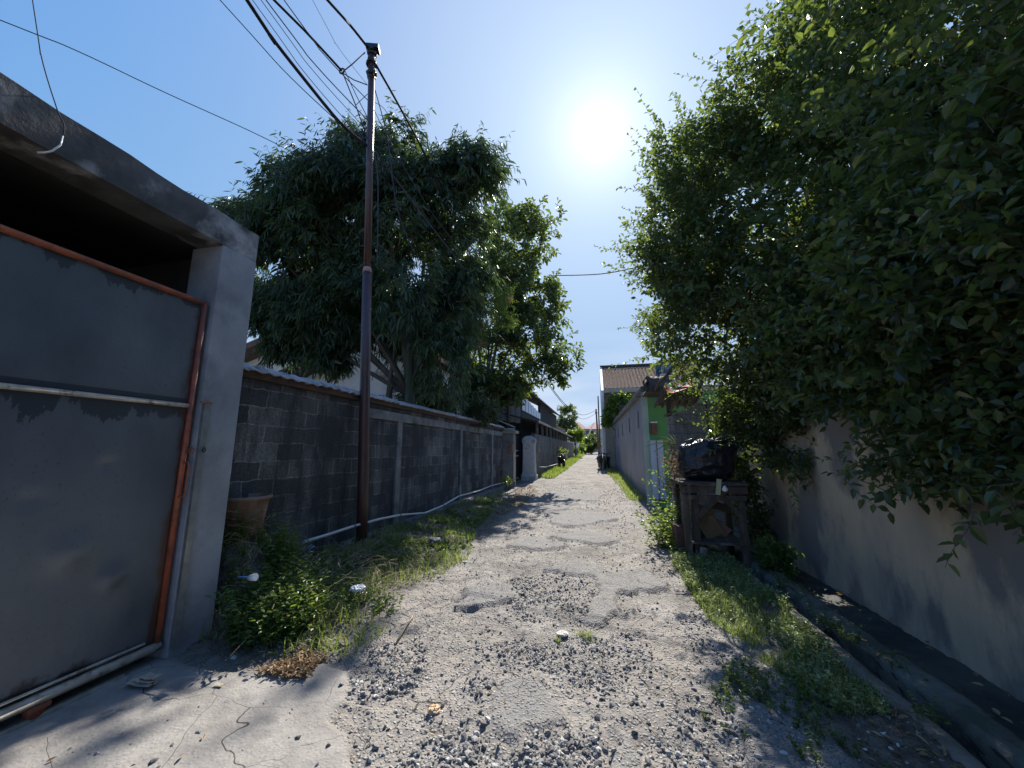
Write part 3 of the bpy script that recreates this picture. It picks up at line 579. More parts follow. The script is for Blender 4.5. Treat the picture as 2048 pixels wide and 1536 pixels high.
# ornamental iron gate, dark
ig=thing('iron_gate',(-3.9,17.6,0),'tall black metal gate standing between the dark post and the white pillar','gate')
MB().box(-4.02,-3.97,16.26,19.05,.2,2.3).build('panel',M_iron,ig)
for z in (1.55,1.30,.25): MB().box(-3.965,-3.93,16.9,19.0,z,z+.04).build('bar',M_pale,ig)
# white pillar with waisted outline
wp=thing('white_pillar',(-3.45,19.2,.1),'weathered white plastered pillar with rounded top beside the black gate','pillar')
mb=MB(); pr=[(.40,0),(.40,.28),(.34,.36),(.31,1.2),(.31,1.8),(.35,1.9),(.35,2.02),(.26,2.12),(.12,2.2)]
n=16; vs=[];fs=[]
for r_,z in pr:
    for k in range(n):
        a=2*PI*k/n; cx=abs(math.cos(a))**.22*math.copysign(1,math.cos(a)); sy=abs(math.sin(a))**.22*math.copysign(1,math.sin(a)); vs.append((-3.45+r_*cx,19.2+r_*.62*sy,.1+z+.01*random.uniform(-1,1)))
for i in range(len(pr)-1):
    for k in range(n): fs.append((i*n+k,i*n+(k+1)%n,(i+1)*n+(k+1)%n,(i+1)*n+k))
fs.append(tuple((len(pr)-1)*n+k for k in range(n))); mb.add(vs,fs,False); mb.build('shaft',M_wplas,wp)
MB().box(-3.06,-2.96,19.3,19.5,1.5,1.75).build('lamp_box',M_pot,wp)
# long far wall
fw=thing('long_wall',(-3.25,34,.3),'long grey block wall running under the shed roof towards the far trees','wall')
mb=MB(); vs=[];fs=[]
yl=[19.5,24,30,36,42,49]
for y in yl: vs+=[(-3.2,y,float(zr(y))-.3),(-3.2,y,2.42),(-3.4,y,2.42),(-3.4,y,float(zr(y))-.3)]
for i in range(len(yl)-1):
    for k in range(4): fs.append((i*4+k,i*4+4+k,i*4+4+(k+1)%4,i*4+(k+1)%4))
fs+=[(0,1,2,3),tuple((len(yl)-1)*4+k for k in (3,2,1,0))]
mb.add(vs,fs); mb.build('blocks',M_bwall2,fw)
for i in range(15): MB().box(-3.27,-3.17,20.2+i*1.95,20.38+i*1.95,2.424,3.03).build('short_post',M_conc,fw)
MB().tube([(-3.05,19.8,.75),(-3.06,22,.65),(-3.05,25,.62),(-3.08,29,.6)],.025,6).build('pipe',M_pvc,fw)
# shed
sh=thing('shed',(-8,34,0),'long dark roofed shed with a strip of pale window panes','shed')
MB().box(-14,-4.05,20.2,48,0,4.0).build('wall',M_dark,sh)
mb=MB(); mb.poly([(-3.02,19.4,3.05),(-3.02,49,3.05),(-4.9,49,3.52),(-4.9,19.4,3.52)],.05); mb.build('lean_to_roof',M_roofd,sh)
MB().box(-3.03,-2.98,19.38,49,2.98,3.10).build('fascia',M_conc,sh)
mb=MB(); mb.poly([(-3.75,19.0,4.95),(-3.75,38.5,4.95),(-9,38.5,7.6),(-9,19.0,7.6)],.06); mb.poly([(-9,19.0,7.6),(-9,38.5,7.6),(-14.5,38.5,4.9),(-14.5,19,4.9)],.06)
for i in range(24): mb.beam((-3.74,19.4+i*.8,4.93),(-8.9,19.4+i*.8,7.52),.06,.08)
mb.build('main_roof',M_roofd,sh)
mb=MB(); mb.poly([(-14,20.6,4.0),(-4.1,20.6,4.0),(-4.1,20.6,4.85),(-9,20.6,7.4),(-14,20.6,5.0)],.1,(0,-1,0)); mb.build('gable',M_dark,sh)
mb=MB(); mb.box(-4.2,-4.06,27,38,4.0,4.9); mb.build('upper_wall',M_dark,sh)
for i in range(8): MB().box(-6.3+i*.28,-6.05+i*.28,20.10,20.18,3.02+.10*(7-i)*.5,3.95).build('window_pane',M_glass,sh)
for i in range(7): MB().box(-4.04,-4.0,20.3+i*.95,21.1+i*.95,3.72-.0*i,4.55-.07*i).build('window_pane',M_glass,sh)
MB().box(-6.6,-3.8,19.95,20.19,3.96,4.02).build('lintel',M_conc,sh)
MB().tube([(-4.55,19.2,2.6),(-4.55,19.2,4.1)],.07,8).build('column',M_wood,sh)
MB().beam((-5.0,18.6,3.1),(-4.1,18.9,2.72),.10,.05).build('awning_edge',M_pale,sh)
# ---------------------------------------------------------------- white house behind the old wall
hs_=thing('white_house',(-10,14,0),'white two storey house with dark sloping roof behind the mango tree','house')
HY=14.0
a=at(440,760,HY); b=at(852,900,HY)
MB().box(-18,b.x,HY,HY+7,0,5.05).build('wall',M_white,hs_)
p0=at(430,742,HY); p1=at(560,683,HY); p2=at(680,640,HY); p3=at(800,700,HY)
mb=MB(); mb.poly([(p0.x-1,HY-.002,4.9),(p0.x,HY-.002,p0.z+.1),(p2.x,HY-.002,p2.z),(p3.x,HY-.002,p3.z),(b.x,HY-.002,5.05)],.25,(0,-1,0)); mb.build('gable',M_white,hs_)
mb=MB(); mb.poly([(p0.x-1.5,HY-1.0,p0.z-.45),(p2.x,HY-1.0,p2.z+.10),(p2.x,HY+7.3,p2.z+.10),(p0.x-1.5,HY+7.3,p0.z-.45)],.28); mb.poly([(p2.x,HY-1.0,p2.z+.10),(b.x+.6,HY-1.0,5.2),(b.x+.6,HY+7.3,5.2),(p2.x,HY+7.3,p2.z+.10)],.18)
mb.build('roof',mat('brown_roof',(.11,.06,.045),(.17,.10,.075),.9,4,.4,20),hs_)
q0=at(556,742,12.6); q1=at(612,718,12.6); q2=at(640,760,12.6)
mb=MB(); mb.poly([(q0.x,12.6,q0.z),(q1.x+.6,12.6,q1.z+.25),(q1.x+.6,13.9,q1.z+.25),(q0.x,13.9,q0.z)],.1); mb.build('porch_roof',M_roofd,hs_)
c0=at(752,745,13.4); c1=at(806,752,13.4)
MB().box(c0.x,c1.x+.4,13.3,13.95,c0.z-.15,c0.z+.02).build('balcony_beam',M_cream,hs_)
MB().box(at(776,780,13.9).x,c1.x+.4,13.92,13.985,at(776,785,13.9).z,c0.z-.16).build('balcony_opening',M_win,hs_)
bl=thing('balustrade',(at(775,795,12.8).x,12.8,2.9),'white turned balcony balustrade seen over the old wall','balustrade')
b0=at(745,790,12.8); b1=at(800,790,12.8); zt_=at(780,786,12.8).z
MB().box(b0.x-.8,b1.x,12.7,12.9,zt_-.08,zt_).build('rail',M_white,bl); MB().box(b0.x-.8,b1.x,12.7,12.9,zt_-.75,zt_-.66).build('kerb',M_white,bl)
xx=b0.x-.7
while xx<b1.x-.05:
    MB().lathe((xx,12.8,zt_-.66),[(.03,0),(.05,.04),(.07,.14),(.06,.24),(.03,.36),(.035,.46),(.055,.52),(.05,.58)],8).build('baluster',M_white,bl); xx+=.19
# ---------------------------------------------------------------- utility pole and cables
up=thing('utility_pole',(-3.58,5.52,.05),'tall brown iron utility pole standing in the weeds','utility pole')
pb=gr(723,1100,.05); 
def polep(z):
    lo=Vector(pb); t=(z-.05)/9.1; return lo+Vector((-.36*t,0,z-.05))
PT=at(744,100,5.5)
def pol(z): t=(z-.05)/(PT.z-.05); return Vector((pb.x+(PT.x-pb.x)*t, pb.y+(5.5-pb.y)*t, z))
zj=at(733,540,5.5).z; zj2=at(735,300,5.5).z
MB().tube([pol(-.3),pol(1),pol(3),pol(zj)],[.088,.087,.084,.080],16).build('lower_section',M_pole,up)
MB().tube([pol(zj),pol(zj+.10)],[.084,.068],16).build('joint',mat('pole_joint',(.30,.14,.11),(.45,.30,.26),.5,12),up)
MB().tube([pol(zj+.10),pol(7),pol(PT.z)],[.064,.062,.060],16).build('upper_section',M_pole,up)
mb=MB(); top=pol(PT.z-.5)
for k in range(9):
    z=PT.z-.62+k*.075; c=pol(z); rr=.060+.022*math.sin(k*1.9)
    mb.tube([c+Vector((rr*math.cos(a),rr*math.sin(a),.03*math.sin(a*2+k))) for a in [2*PI*i/12 for i in range(13)]],.026,6)
mb.build('cable_wrap',M_iron,up)
MB().box(PT.x-.10,PT.x+.14,5.42,5.58,PT.z-.02,PT.z+.06,.3).build('cap_bracket',M_iron,up)
def cable(pts,r,label,grp='cables meeting at the utility pole',mtl=None,name='cable',ext0=True,ext1=False,n=6):
    W=[(at(*p) if len(p)==3 and isinstance(p,tuple) else Vector(p)) for p in pts]
    if ext0: W=[W[0]+(W[0]-W[1]).normalized()*6]+W
    if ext1: W=W+[W[-1]+(W[-1]-W[-2]).normalized()*6]
    # Catmull-Rom smoothing
    out_=[]
    for i in range(len(W)-1):
        p0_=W[max(i-1,0)];p1_=W[i];p2_=W[i+1];p3_=W[min(i+2,len(W)-1)]
        for s_ in range(5):
            t=s_/5; out_.append(.5*((2*p1_)+(p2_-p0_)*t+(2*p0_-5*p1_+4*p2_-p3_)*t*t+(3*p1_-p0_-3*p2_+p3_)*t**3))
    out_.append(W[-1])
    return MB().tube(out_,r,n).build(name,mtl or M_wire,None,label,'cable',grp)
PY=5.45
cable([(655,0,4.3),(700,50,4.9),(738,98,PY)],.022,'thick black cable arriving at the very top of the pole from upper left')
cable([(548,0,4.1),(610,62,4.6),(684,142,5.2)],.020,'thick cable ending at the tie left of the pole top')
cable([(494,0,3.9),(540,70,4.3),(610,160,4.8),(680,245,5.2),(733,292,PY)],.030,'thickest twisted cable bundle sweeping down to the middle of the pole')
for i,(x0,r_) in enumerate(((440,.008),(505,.0065),(522,.006),(532,.009),(568,.008),(625,.0035))):
    y1=(298,290,262,240,200,170)[i]
    cable([(x0,0,4.0),((x0+735)/2-6,y1*.5+6,4.7),(735 if i else 722,y1 if i else 285,PY)],r_,('thin cable left of the thickest bundle running to the pole','thin grey cable just right of the thickest bundle','second thin cable right of the thickest bundle','darker thin cable in the middle of the fan of wires','thin cable beside the second thick cable','finest wire reaching the pole from the top edge')[i],mtl=M_wireg if i in(1,2,5) else None)
tie=MB(); tie.tube([at(730,105,5.42),at(705,128,5.3),at(686,143,5.2)],.011,6); tie.tube([at(684,145,5.2),at(708,160,5.3),at(735,170,5.45)],.010,6); tie.tube([at(686,147,5.2),at(712,212,5.3),at(735,278,5.45)],.012,6); tie.tube([at(690,142,5.2),at(712,190,5.3),at(735,235,5.45)],.008,6); tie.tube([at(684,142,5.2)+Vector((.05*math.cos(a),0,.05*math.sin(a))) for a in [PI*i/5 for i in range(11)]],.016,6)
tie.tube([at(712,210,5.3),at(735,188,5.45)],.006,5)
tie.build('cable_tie',M_wireg,None,'knot of short tie wires joining the thick cable to the pole','wire')
cable([(752,130,5.45),(800,215,6.2),(850,310,7.2),(905,435,8.6),(1000,625,13),(1075,735,20),(1130,808,32),(1165,830,41),(1193,820,48)],.022,'long cable running from the pole top down the lane to the far pole',ext0=False)
cable([(750,180,5.45),(768,245,5.7),(780,310,5.9),(795,420,6.2),(828,505,6.6)],.010,'cable hanging right of the pole into the tree',ext0=False,mtl=M_wireg)
cable([(748,300,5.45),(800,370,6.2),(880,475,7.0),(930,540,7.6)],.012,'lower cable leaving the pole to the right through the tree',ext0=False,mtl=M_wireg)
cable([(748,220,5.45),(800,320,6.3),(860,420,7.2),(905,480,7.8)],.007,'thin middle cable leaving the pole to the right',ext0=False,mtl=M_wireg)
cable([(748,305,5.45),(755,345,5.5),(756,420,5.55),(754,530,5.6)],.010,'short cable hanging straight down beside the pole',ext0=False,mtl=M_wireg)
cable([(750,205,5.45),(766,215,5.5),(778,235,5.6),(782,262,5.7)],.005,'thin curled wire end right of the pole top',ext0=False)
cable([(1075,740,20.4),(1130,812,32),(1165,838,41),(1193,826,48)],.02,'lower sagging cable of the far pair above the lane',ext0=False)
cable([(0,40,5),(150,100,6),(330,185,7.6),(500,262,9.2),(600,312,10.0),(660,345,10.4)],.013,'single cable crossing the open sky from the left edge to the tree',grp='cables overhead')
cable([(1110,551,13),(1200,548,12),(1285,532,11),(1420,500,10)],.016,'short cable crossing between the two big trees',grp='cables overhead',ext0=False)
lc=cable([(65,0,1.45),(82,110,1.42),(112,212,1.40),(128,250,1.38),(126,272,1.37)],.0032,'loose cable hanging over the garage beam with a pale curled end',grp='cables overhead')
MB().tube([at(126,272,1.37),at(121,290,1.358),at(104,302,1.34),at(90,305,1.325),at(75,305,1.31)],[.0032,.0045,.0055,.006,.006],6).build('pale_end',M_pvc,lc)
fp=thing('far_utility_pole',(0,48,.8),'thin leaning rusty pole at the far end of the lane','utility pole')
fb=at(1198,905,48); ft=at(1192,818,48); fp.location=fb; MB().tube([fb-Vector((0,0,.3)),ft],[.13,.09],8).build('shaft',M_pole,fp)
MB().tube([ft+Vector((0,0,-.5)),ft+Vector((.01,0,-.4))],.16,8).build('clamp',M_iron,fp)
# ---------------------------------------------------------------- beige wall on the right
nu_,nv_=300,50; yy,zz=np.meshgrid(np.linspace(-4,8.6,nu_),np.linspace(-.5,2.15,nv_),indexing='ij')
V=np.stack([2.87+.02*fbm(yy,zz,.7,4),yy,zz],-1).reshape(-1,3); ix=np.arange(nu_*nv_).reshape(nu_,nv_); F=np.stack([ix[:-1,:-1],ix[:-1,1:],ix[1:,1:],ix[1:,:-1]],-1).reshape(-1,4)
rw=thing('garden_wall',(2.95,2.3,-.2),'stained beige rendered wall under the overgrown hedge','wall')
np_mesh('rendered_face',V,F,M_beige,rw,smooth=True)
MB().box(2.885,3.07,-4,8.62,-.5,2.15).build('wall_core',M_beige,rw); MB().box(2.84,3.10,-4,8.64,2.153,2.22).build('coping',M_conc,rw)
# ---------------------------------------------------------------- lilac grey building with green front
gh=thing('lane_house',(2.5,18,.2),'low lilac grey house with a green painted front wall and small slit windows','house')
A=Vector((1.47,12.7,0)); B=Vector((1.08,28.6,0))
def gw(t): return A.lerp(B,t)
mb=MB(); mb.add([(A.x,A.y,-.1),(B.x,B.y,0),(B.x,B.y,3.42),(A.x,A.y,3.42),(A.x+.2,A.y,-.1),(B.x+.2,B.y,0),(B.x+.2,B.y,3.42),(A.x+.2,A.y,3.42)],[(0,3,2,1),(4,5,6,7),(3,7,6,2),(0,4,7,3),(1,2,6,5),(0,1,5,4)])
mb.build('side_wall',M_lilac,gh)
mb=MB(); a3=A+Vector((-.05,-.02,3.425)); b3=B+Vector((-.05,0,3.425)); mb.beam(a3+Vector((.06,0,.09)),b3+Vector((.06,0,.09)),.26,.17); mb.build('parapet',M_conc,gh,bevel=.01)
for px_ in (1276,1258,1244,1235,1229.5):
    # intersect pixel column with the wall line
    d=ray(px_,840); k=d[0]/d[1]; tY=(A.x-A.y*(B.x-A.x)/(B.y-A.y))/(k-(B.x-A.x)/(B.y-A.y)); X=k*tY
    fr=MB().box(X-.012,X+.06,tY-.20,tY+.20,2.40,2.98).build('window',M_win,gh); MB().box(X-.03,X+.05,tY-.23,tY-.203,2.37,3.01).build('frame',M_conc,fr)
MB().box(A.x+.003,4.6,12.55,12.70,-.1,3.40).build('front_wall',M_green,gh)
tag(MB().box(at(1290,900,12.5).x-.02,at(1301,900,12.5).x,12.50,12.549,-.1,3.38).build('corner_strip',mat('pale_green_strip',(.36,.46,.40),(.30,.40,.36),.8,3),gh),label='pale green strip at the wall corner')
dz0=at(1314,985,12.4).z; dz1=at(1314,880,12.4).z; x0=at(1301,900,12.4).x; x1=at(1327,900,12.4).x
dr=MB().box(x0,x1,12.42,12.548,dz0-.2,dz1).build('door',mat('pale_blue_paint',(.42,.50,.58),(.36,.43,.50),.6,4),gh); MB().box((x0+x1)/2-.012,(x0+x1)/2+.012,12.40,12.419,dz0-.2,dz1).build('seam',M_conc,dr)
mx0=at(1304,868,12.4); mx1=at(1313,846,12.4)
mt=MB().box(mx0.x,mx1.x,12.38,12.548,mx0.z,mx1.z).build('meter_box',mat('meter_red',(.22,.06,.05),(.12,.05,.04),.6,9),gh); MB().box(mx0.x-.02,mx1.x+.02,12.36,12.54,mx1.z+.002,mx1.z+.04).build('hood',M_white,mt)
MB().box(A.x+.21,4.6,12.71,27,3.2,3.3).build('flat_roof',M_conc,gh)
MB().box(4.45,4.6,12.71,27,0,3.19).build('rear_wall',M_lilac,gh)
# dark tiled gate roof with upturned corner
rf=thing('tiled_gate_roof',(2.3,11.6,3.2),'small dark tiled roof with an upturned corner above the green wall','roof')
E_=[at(1291,783,11.4),at(1300,768,11.4),at(1293,751,11.4),at(1306,757,11.5),at(1330,752,11.8),at(1366,748,12),at(1400,785,11.4)]
mb=MB(); mb.poly([E_[0],E_[1],E_[2],E_[3],E_[4],E_[5],E_[6]],1.2,(0,-1,0)); mb.build('tiled_slope',M_roofd,rf)
mb=MB(); 
for i in range(12):
    a=E_[0].lerp(E_[6],i/11); mb.tube([a+Vector((0,-.06,.03)),a+Vector((.12,.5,.5))],.05,6)
mb.build('eaves_tile',M_roofd,rf)
# canopy structure on post
cp=thing('shelter_canopy',(2.0,9.3,0),'low open wooden canopy on a brown post in front of the green wall','shelter')
u0=at(1313,806,9.6); u1=at(1392,808,9.6); u2=at(1330,776,9.2); u3=at(1400,778,9.2)
mb=MB(); mb.poly([(u0.x,9.95,u0.z+.03),(u1.x,9.95,u1.z+.03),(u3.x,8.95,u3.z),(u2.x-.05,8.95,u2.z)],.05)
for k in range(6):
    t=k/5; a=Vector((u0.x,9.95,u0.z)).lerp(Vector((u1.x,9.95,u1.z)),t); b=Vector((u2.x,8.95,u2.z-.05)).lerp(Vector((u3.x,8.95,u3.z-.05)),t); mb.beam(a-Vector((0,0,.05)),b-Vector((0,0,.02)),.04,.06)
mb.build('roof_boards',M_wood,cp)
pp=at(1339,840,9.3); MB().box(pp.x-.045,pp.x+.045,9.25,9.34,-.1,at(1339,785,9.3).z).build('post',M_wood,cp)
MB().beam(at(1328,832,9.2),at(1352,822,9.2),.10,.05).build('bracket',M_board,cp); MB().beam(at(1340,822,9.2),at(1356,800,9.2),.08,.05).build('brace',M_board,cp)
aw=thing('striped_awning',at(1360,770,8.9),'torn red and white striped cloth awning hanging from the canopy','awning')
a0=at(1326,776,8.8);a1=at(1352,784,8.6); b0=at(1370,752,9.5); b1=at(1394,770,9.2)
nst=7
for k in range(nst):
    t0=k/nst;t1=(k+1)/nst; vs=[]
    for j in range(7):
        s_=j/6; q0=a0.lerp(b0+Vector((0,.2,.15)),t0).lerp(a1.lerp(b1,t0),s_); q1=a0.lerp(b0+Vector((0,.2,.15)),t1).lerp(a1.lerp(b1,t1),s_); sg=Vector((0,0,-.06*math.sin(PI*s_)))
        vs+=[q0+sg,q1+sg]
    MB().add(vs,[(2*j,2*j+1,2*j+3,2*j+2) for j in range(6)],True).build('red_stripe' if k%2==0 else 'white_stripe',M_redc if k%2==0 else M_whc,aw)
# water tank
tp=at(1329,750,15.5); wt=thing('water_tank',(tp.x,15.5,tp.z),'blue cylindrical plastic water tank on the roof of the grey house','water tank')
hh=at(1329,723,15.5).z-tp.z; rr=.32
MB().lathe((tp.x,15.5,tp.z),[(rr,0),(rr,hh*.3),(rr*1.02,hh*.34),(rr,hh*.38),(rr,hh*.62),(rr*1.02,hh*.66),(rr,hh*.7),(rr,hh*.86),(rr*.8,hh*.95),(rr*.4,hh)],28).build('body',M_blue,wt)
MB().lathe((tp.x,15.5,tp.z+hh),[(.10,-.02),(.11,.03),(.08,.06)],14).build('lid',M_iron,wt)
MB().tube([(tp.x-.14,15.14,tp.z),(tp.x-.14,15.14,tp.z+hh+.14),(tp.x-.02,15.3,tp.z+hh+.14),(tp.x-.02,15.3,tp.z+hh)],.014,6).build('pipe',M_white,wt)
MB().lathe((tp.x+.22,15.6,tp.z+hh*.9),[(.05,0),(.05,.16)],8).build('vent',M_conc,wt)
lg=[]
mb=MB(); mb.lathe((0,0,0),[(.075,0),(.075,.006)],20); q=MB(); q.add([Vector((tp.x+.07+p[0],15.16-p[2],tp.z+hh*.72+p[1])) for p in mb.v],mb.f); q.build('round_emblem',M_paintw,wt)
MB().box(tp.x-.15,tp.x+.17,15.165,15.172,tp.z+hh*.46,tp.z+hh*.475).build('lettering_line',M_paintw,wt)
MB().box(tp.x-.05,tp.x+.10,15.168,15.175,tp.z+hh*.33,tp.z+hh*.345).build('lettering_line',M_paintw,wt)
for sx_ in (-.25,.25):
    for sy_ in (-.25,.25): MB().box(tp.x+sx_-.03,tp.x+sx_+.03,15.5+sy_-.03,15.5+sy_+.03,3.3,tp.z-.003).build('leg',M_iron,wt)
# leaning bare branch / broken plank
br=MB(); br.tube([at(1308,781,8.5),at(1320,764,8.4),at(1333,752,8.3),at(1347,733,8.2),at(1372,722,8.2)],[.022,.03,.034,.036,.04],8); br.build('bare_branch',M_bark,None,'pale bare branch slanting out of the hedge across the blue tank','branch')
# corner block wall beyond the shelf
p0=at(1336,834,9.0);p1=at(1394,806,9.0);p2=at(1440,800,9.0)
mb=MB(); mb.poly([(p0.x,9.0,-.2),(3.4,9.0,-.2),(3.4,9.0,p2.z+.1),(p2.x,9.0,p2.z),(p1.x,9.0,p1.z),(p0.x,9.0,p0.z)],.16,(0,-1,0)); mb.build('corner_wall',M_bwall3,None,'plain grey block wall with a sloping top behind the black bag','wall')
MB().tube([at(1412,800,8.7),at(1413,830,8.6),at(1418,860,8.5),at(1424,885,8.4)],.016,6).build('hanging_cable',M_wire,None,'black cable hanging down in front of the grey corner wall','cable')
# ---------------------------------------------------------------- wood store with black bag
st=thing('wood_shelf',(1.65,6.9,0),'rough weathered timber stand full of scrap boards beside the drain','shelf')
sx0,sx1,sy0,sy1=1.25,2.02,6.55,7.25; zt_=1.12
for (x,y) in ((sx0,sy0),(sx0+.13,sy0+.03),(sx1,sy0),(sx0,sy1),(sx1,sy1)):
    MB().box(x-.045,x+.045,y-.04,y+.04,-.38 if x>1.85 else -.1,zt_-.05).build('leg',M_wood,st)
MB().box(sx0-.08,sx1+.10,sy0-.10,sy1+.06,zt_-.048,zt_).build('top_board',M_wood,st,bevel=.006)
MB().box(sx0-.07,sx1+.08,sy0-.075,sy0-.045,zt_-.16,zt_-.06).build('rail',M_wood,st); MB().box(sx0-.05,sx1+.06,sy0-.07,sy0-.042,zt_-.26,zt_-.19).build('rail',M_wood,st)
MB().box(sx0-.02,sx1+.03,sy0-.05,sy1,.22,.25).build('lower_board',M_wood,st)
MB().beam((sx0+.15,sy0-.06,.62),(sx0+.55,sy0-.05,1.0),.03,.07).build('brace',M_wood,st); MB().beam((sx1-.35,sy0-.06,1.0),(sx1+.05,sy0-.05,.55),.03,.05).build('brace',M_wood,st)
for i,(x,z,w_,h_,rz,ty,cl) in enumerate(((1.52,.62,.34,.26,.3,.35,M_board),(1.62,.42,.28,.30,-.3,-.5,M_board),(1.82,.72,.30,.12,.2,.3,M_wood),(1.50,.33,.22,.2,.5,.2,M_wood),(1.8,.40,.3,.16,-.2,.7,M_pot))):
    MB().box(x-w_/2,x+w_/2,6.70+i*.06,6.72+i*.06,z-h_/2,z+h_/2,rz,None,(0.2,ty)).build('scrap_board',cl,None,('tan board leaning in the upper middle of the timber stand','tan board tilted in the lower middle of the timber stand','short grey plank high on the right inside the timber stand','small dark plank low inside the timber stand','reddish brown panel low on the right inside the timber stand')[i],'board','scrap boards in the timber stand')
bs=MB(); bs.box(1.10,1.27,6.75,7.0,-.05,.42,.1); bs.build('brick_pier',mat('dark_brick',(.12,.06,.05),(.08,.05,.045),.9,6,.4,30),None,'low dark brick pier at the foot of the timber stand','pier',bevel=.01)
cb=MB(); cb.box(1.36,1.46,6.38,6.45,-.03,.20,.3,None,(.15,.12)); cb.build('concrete_block',M_conc,None,'pale broken concrete lump leaning at the stand foot','rubble',bevel=.02)
# bag: a full sack of black plastic, creased
n1,n2=110,150; th_,ph_=np.meshgrid(np.linspace(.02,PI-.02,n1),np.linspace(0,2*PI,n2,endpoint=False),indexing='ij')
x=np.sin(th_)**.55*np.cos(ph_); y=np.sin(th_)**.55*np.sin(ph_); z=np.cos(th_); z=np.sign(z)*np.abs(z)**.8
sgx=np.sign(x)*np.abs(x)**.75; nn=.10*fbm(ph_*1.2+th_*.4,th_*2,1.6,4)+.05*fbm(ph_*2.2,th_*.8,2.0,3)+.015*np.abs(fbm(ph_*4,th_*.9,2.0,3))
V=np.stack([1.68+(.42+nn)*sgx+.05*z,6.9+(.32+nn)*y,zt_+.335+(.33+nn*.6)*z+.06*np.clip(-sgx,0,1)*z*0],-1)
V[...,2]=np.maximum(V[...,2],zt_+.004); idx=np.arange(n1*n2).reshape(n1,n2)
F=np.stack([idx[:-1,:],idx[1:,:],np.roll(idx,-1,1)[1:,:],np.roll(idx,-1,1)[:-1,:]],-1).reshape(-1,4)
np_mesh('black_bag',V.reshape(-1,3),F,M_bag,None,base=(1.68,6.9,zt_),smooth=True,label='big bulging black plastic bag on top of the timber stand',cat='bag')
hb=at(1436,960,6.35); MB().box(hb.x-.03,hb.x+.03,6.34,6.37,at(1440,990,6.35).z,at(1435,958,6.35).z,0,None,(0,.15)).build('hanging_packet',mat('yellow_packet',(.45,.43,.25),(.38,.37,.22),.6,7),None,'small pale yellow packet hanging at the stand corner','packet')
hc=at(1450,978,6.3); MB().lathe(hc-Vector((0,0,.04)),[(.01,0),(.035,.015),(.04,.04),(.02,.07),(.012,.085)],9).build('small_bottle',M_white,None,'tiny white bottle hanging beside the yellow packet','bottle')
# ---------------------------------------------------------------- tall house further right
th=thing('tall_house',(3,34,.5),'tall cream house with clay tile roof and white gable edge facing the lane','house')
hx=at(1208,850,30).x; ez=at(1207,781,30).z; rz_=at(1200,737,34).z; fx=hx-.02
MB().box(hx,9,30.6,42,.3,ez+.25).build('wall',M_cream,th)
mb=MB(); mb.poly([(hx-.12,29.2,.3),(hx-.12,29.2,ez-.1),(hx-.12,34,rz_+.12),(hx-.12,42,rz_-1.2),(hx-.12,42,.3)],.18,(-1,0,0)); mb.build('gable_wall',M_white,th)
mb=MB(); ntl=46
for i in range(26):
    t0=i/26; t1=(i+1.15)/26; ya=29.3+(34-29.3)*t0; za=ez+(rz_-ez)*t0; yb=29.3+(34-29.3)*t1; zb_=ez+(rz_-ez)*t1
    vs=[];m_=60
    for j in range(m_+1):
        X=hx+.08+(8.2)*j/m_; c=.05*abs(math.sin(j*PI/2)); vs+=[(X,ya,za+.06+c),(X,yb,zb_+.01+c)]
    mb.add(vs,[(2*j,2*j+2,2*j+3,2*j+1) for j in range(m_)])
mb.build('tile_roof',M_rtile,th)
MB().beam((hx-.1,34.1,rz_+.12),(hx+8.3,34.1,rz_+.12),.3,.26).build('ridge',M_roofd,th)
mb=MB(); mb.poly([(hx,34.1,rz_-.05),(hx+8.2,34.1,rz_-.05),(hx+8.2,42,ez),(hx,42,ez)],.1); mb.build('rear_roof',M_rtile,th)
MB().box(hx+.08,hx+8.2,29.25,29.4,ez-.28,ez+.03).build('fascia',M_cream,th)
MB().box(at(1240,800,30.5).x,at(1290,800,30.5).x,30.52,30.598,at(1240,812,30.5).z,at(1240,797,30.5).z).build('window_strip',M_win,th)
for (za,ya) in ((4.4,31.2),(2.2,33)): MB().box(hx-.34,hx-.305,ya,ya+1.0,za,za+1.2).build('side_window',M_win,th)
MB().tube([(hx-.36,29.4,.4),(hx-.36,29.4,5.6)],.05,8).build('drainpipe',M_conc,th)
lw=thing('low_wall',(.8,29.5,.3),'low pale wall with a reddish doorway before the tall house','wall')
MB().box(.72,.95,28.75,29.9,.2,2.3).build('panel',M_cream,lw); MB().box(1.05,1.2,28.65,28.74,.2,2.6).build('pier',M_conc,lw)
MB().box(.70,.716,29.1,29.5,.9,1.5).build('doorway',M_pot,lw)
bg_=thing('brick_gateway',(.95,25.5,.3),'dark reddish brick gateway shape beneath the yellow green tree','gateway')
MB().box(1.25,2.6,24.0,24.3,3.4,4.3).build('upper_wall',M_roofd,bg_)
# ---------------------------------------------------------------- far house and far leaves
fh=thing('far_house',(-4,90,1.2),'distant two storey house with twin red hipped roofs','house')
q0=at(1146,857,90); q1=at(1196,857,90)
MB().box(q0.x,q1.x+2,90,98,1,q0.z).build('wall',mat('far_wall',(.42,.42,.46),(.36,.36,.42),.8,1),fh)
for (xa,xm,xb,pyt) in ((1138,1156,1176,843),(1170,1190,1212,844)):
    a=at(xa,858,89.2);m_=at(xm,pyt,93);b=at(xb,858,89.2)
    mb=MB(); mb.add([a,b,Vector((b.x,98,b.z)),Vector((a.x,98,a.z)),m_,m_+Vector((0,2,0))],[(0,1,4),(1,2,5,4),(2,3,5),(3,0,4,5),(0,3,2,1)]); mb.build('roof',M_redroof,fh)
for k in range(4):
    a=at(1155+k*9,872,89.95); b=at(1160+k*9,862,89.95); MB().box(a.x,b.x,89.9,89.99,a.z,b.z).build('window',M_win,fh)
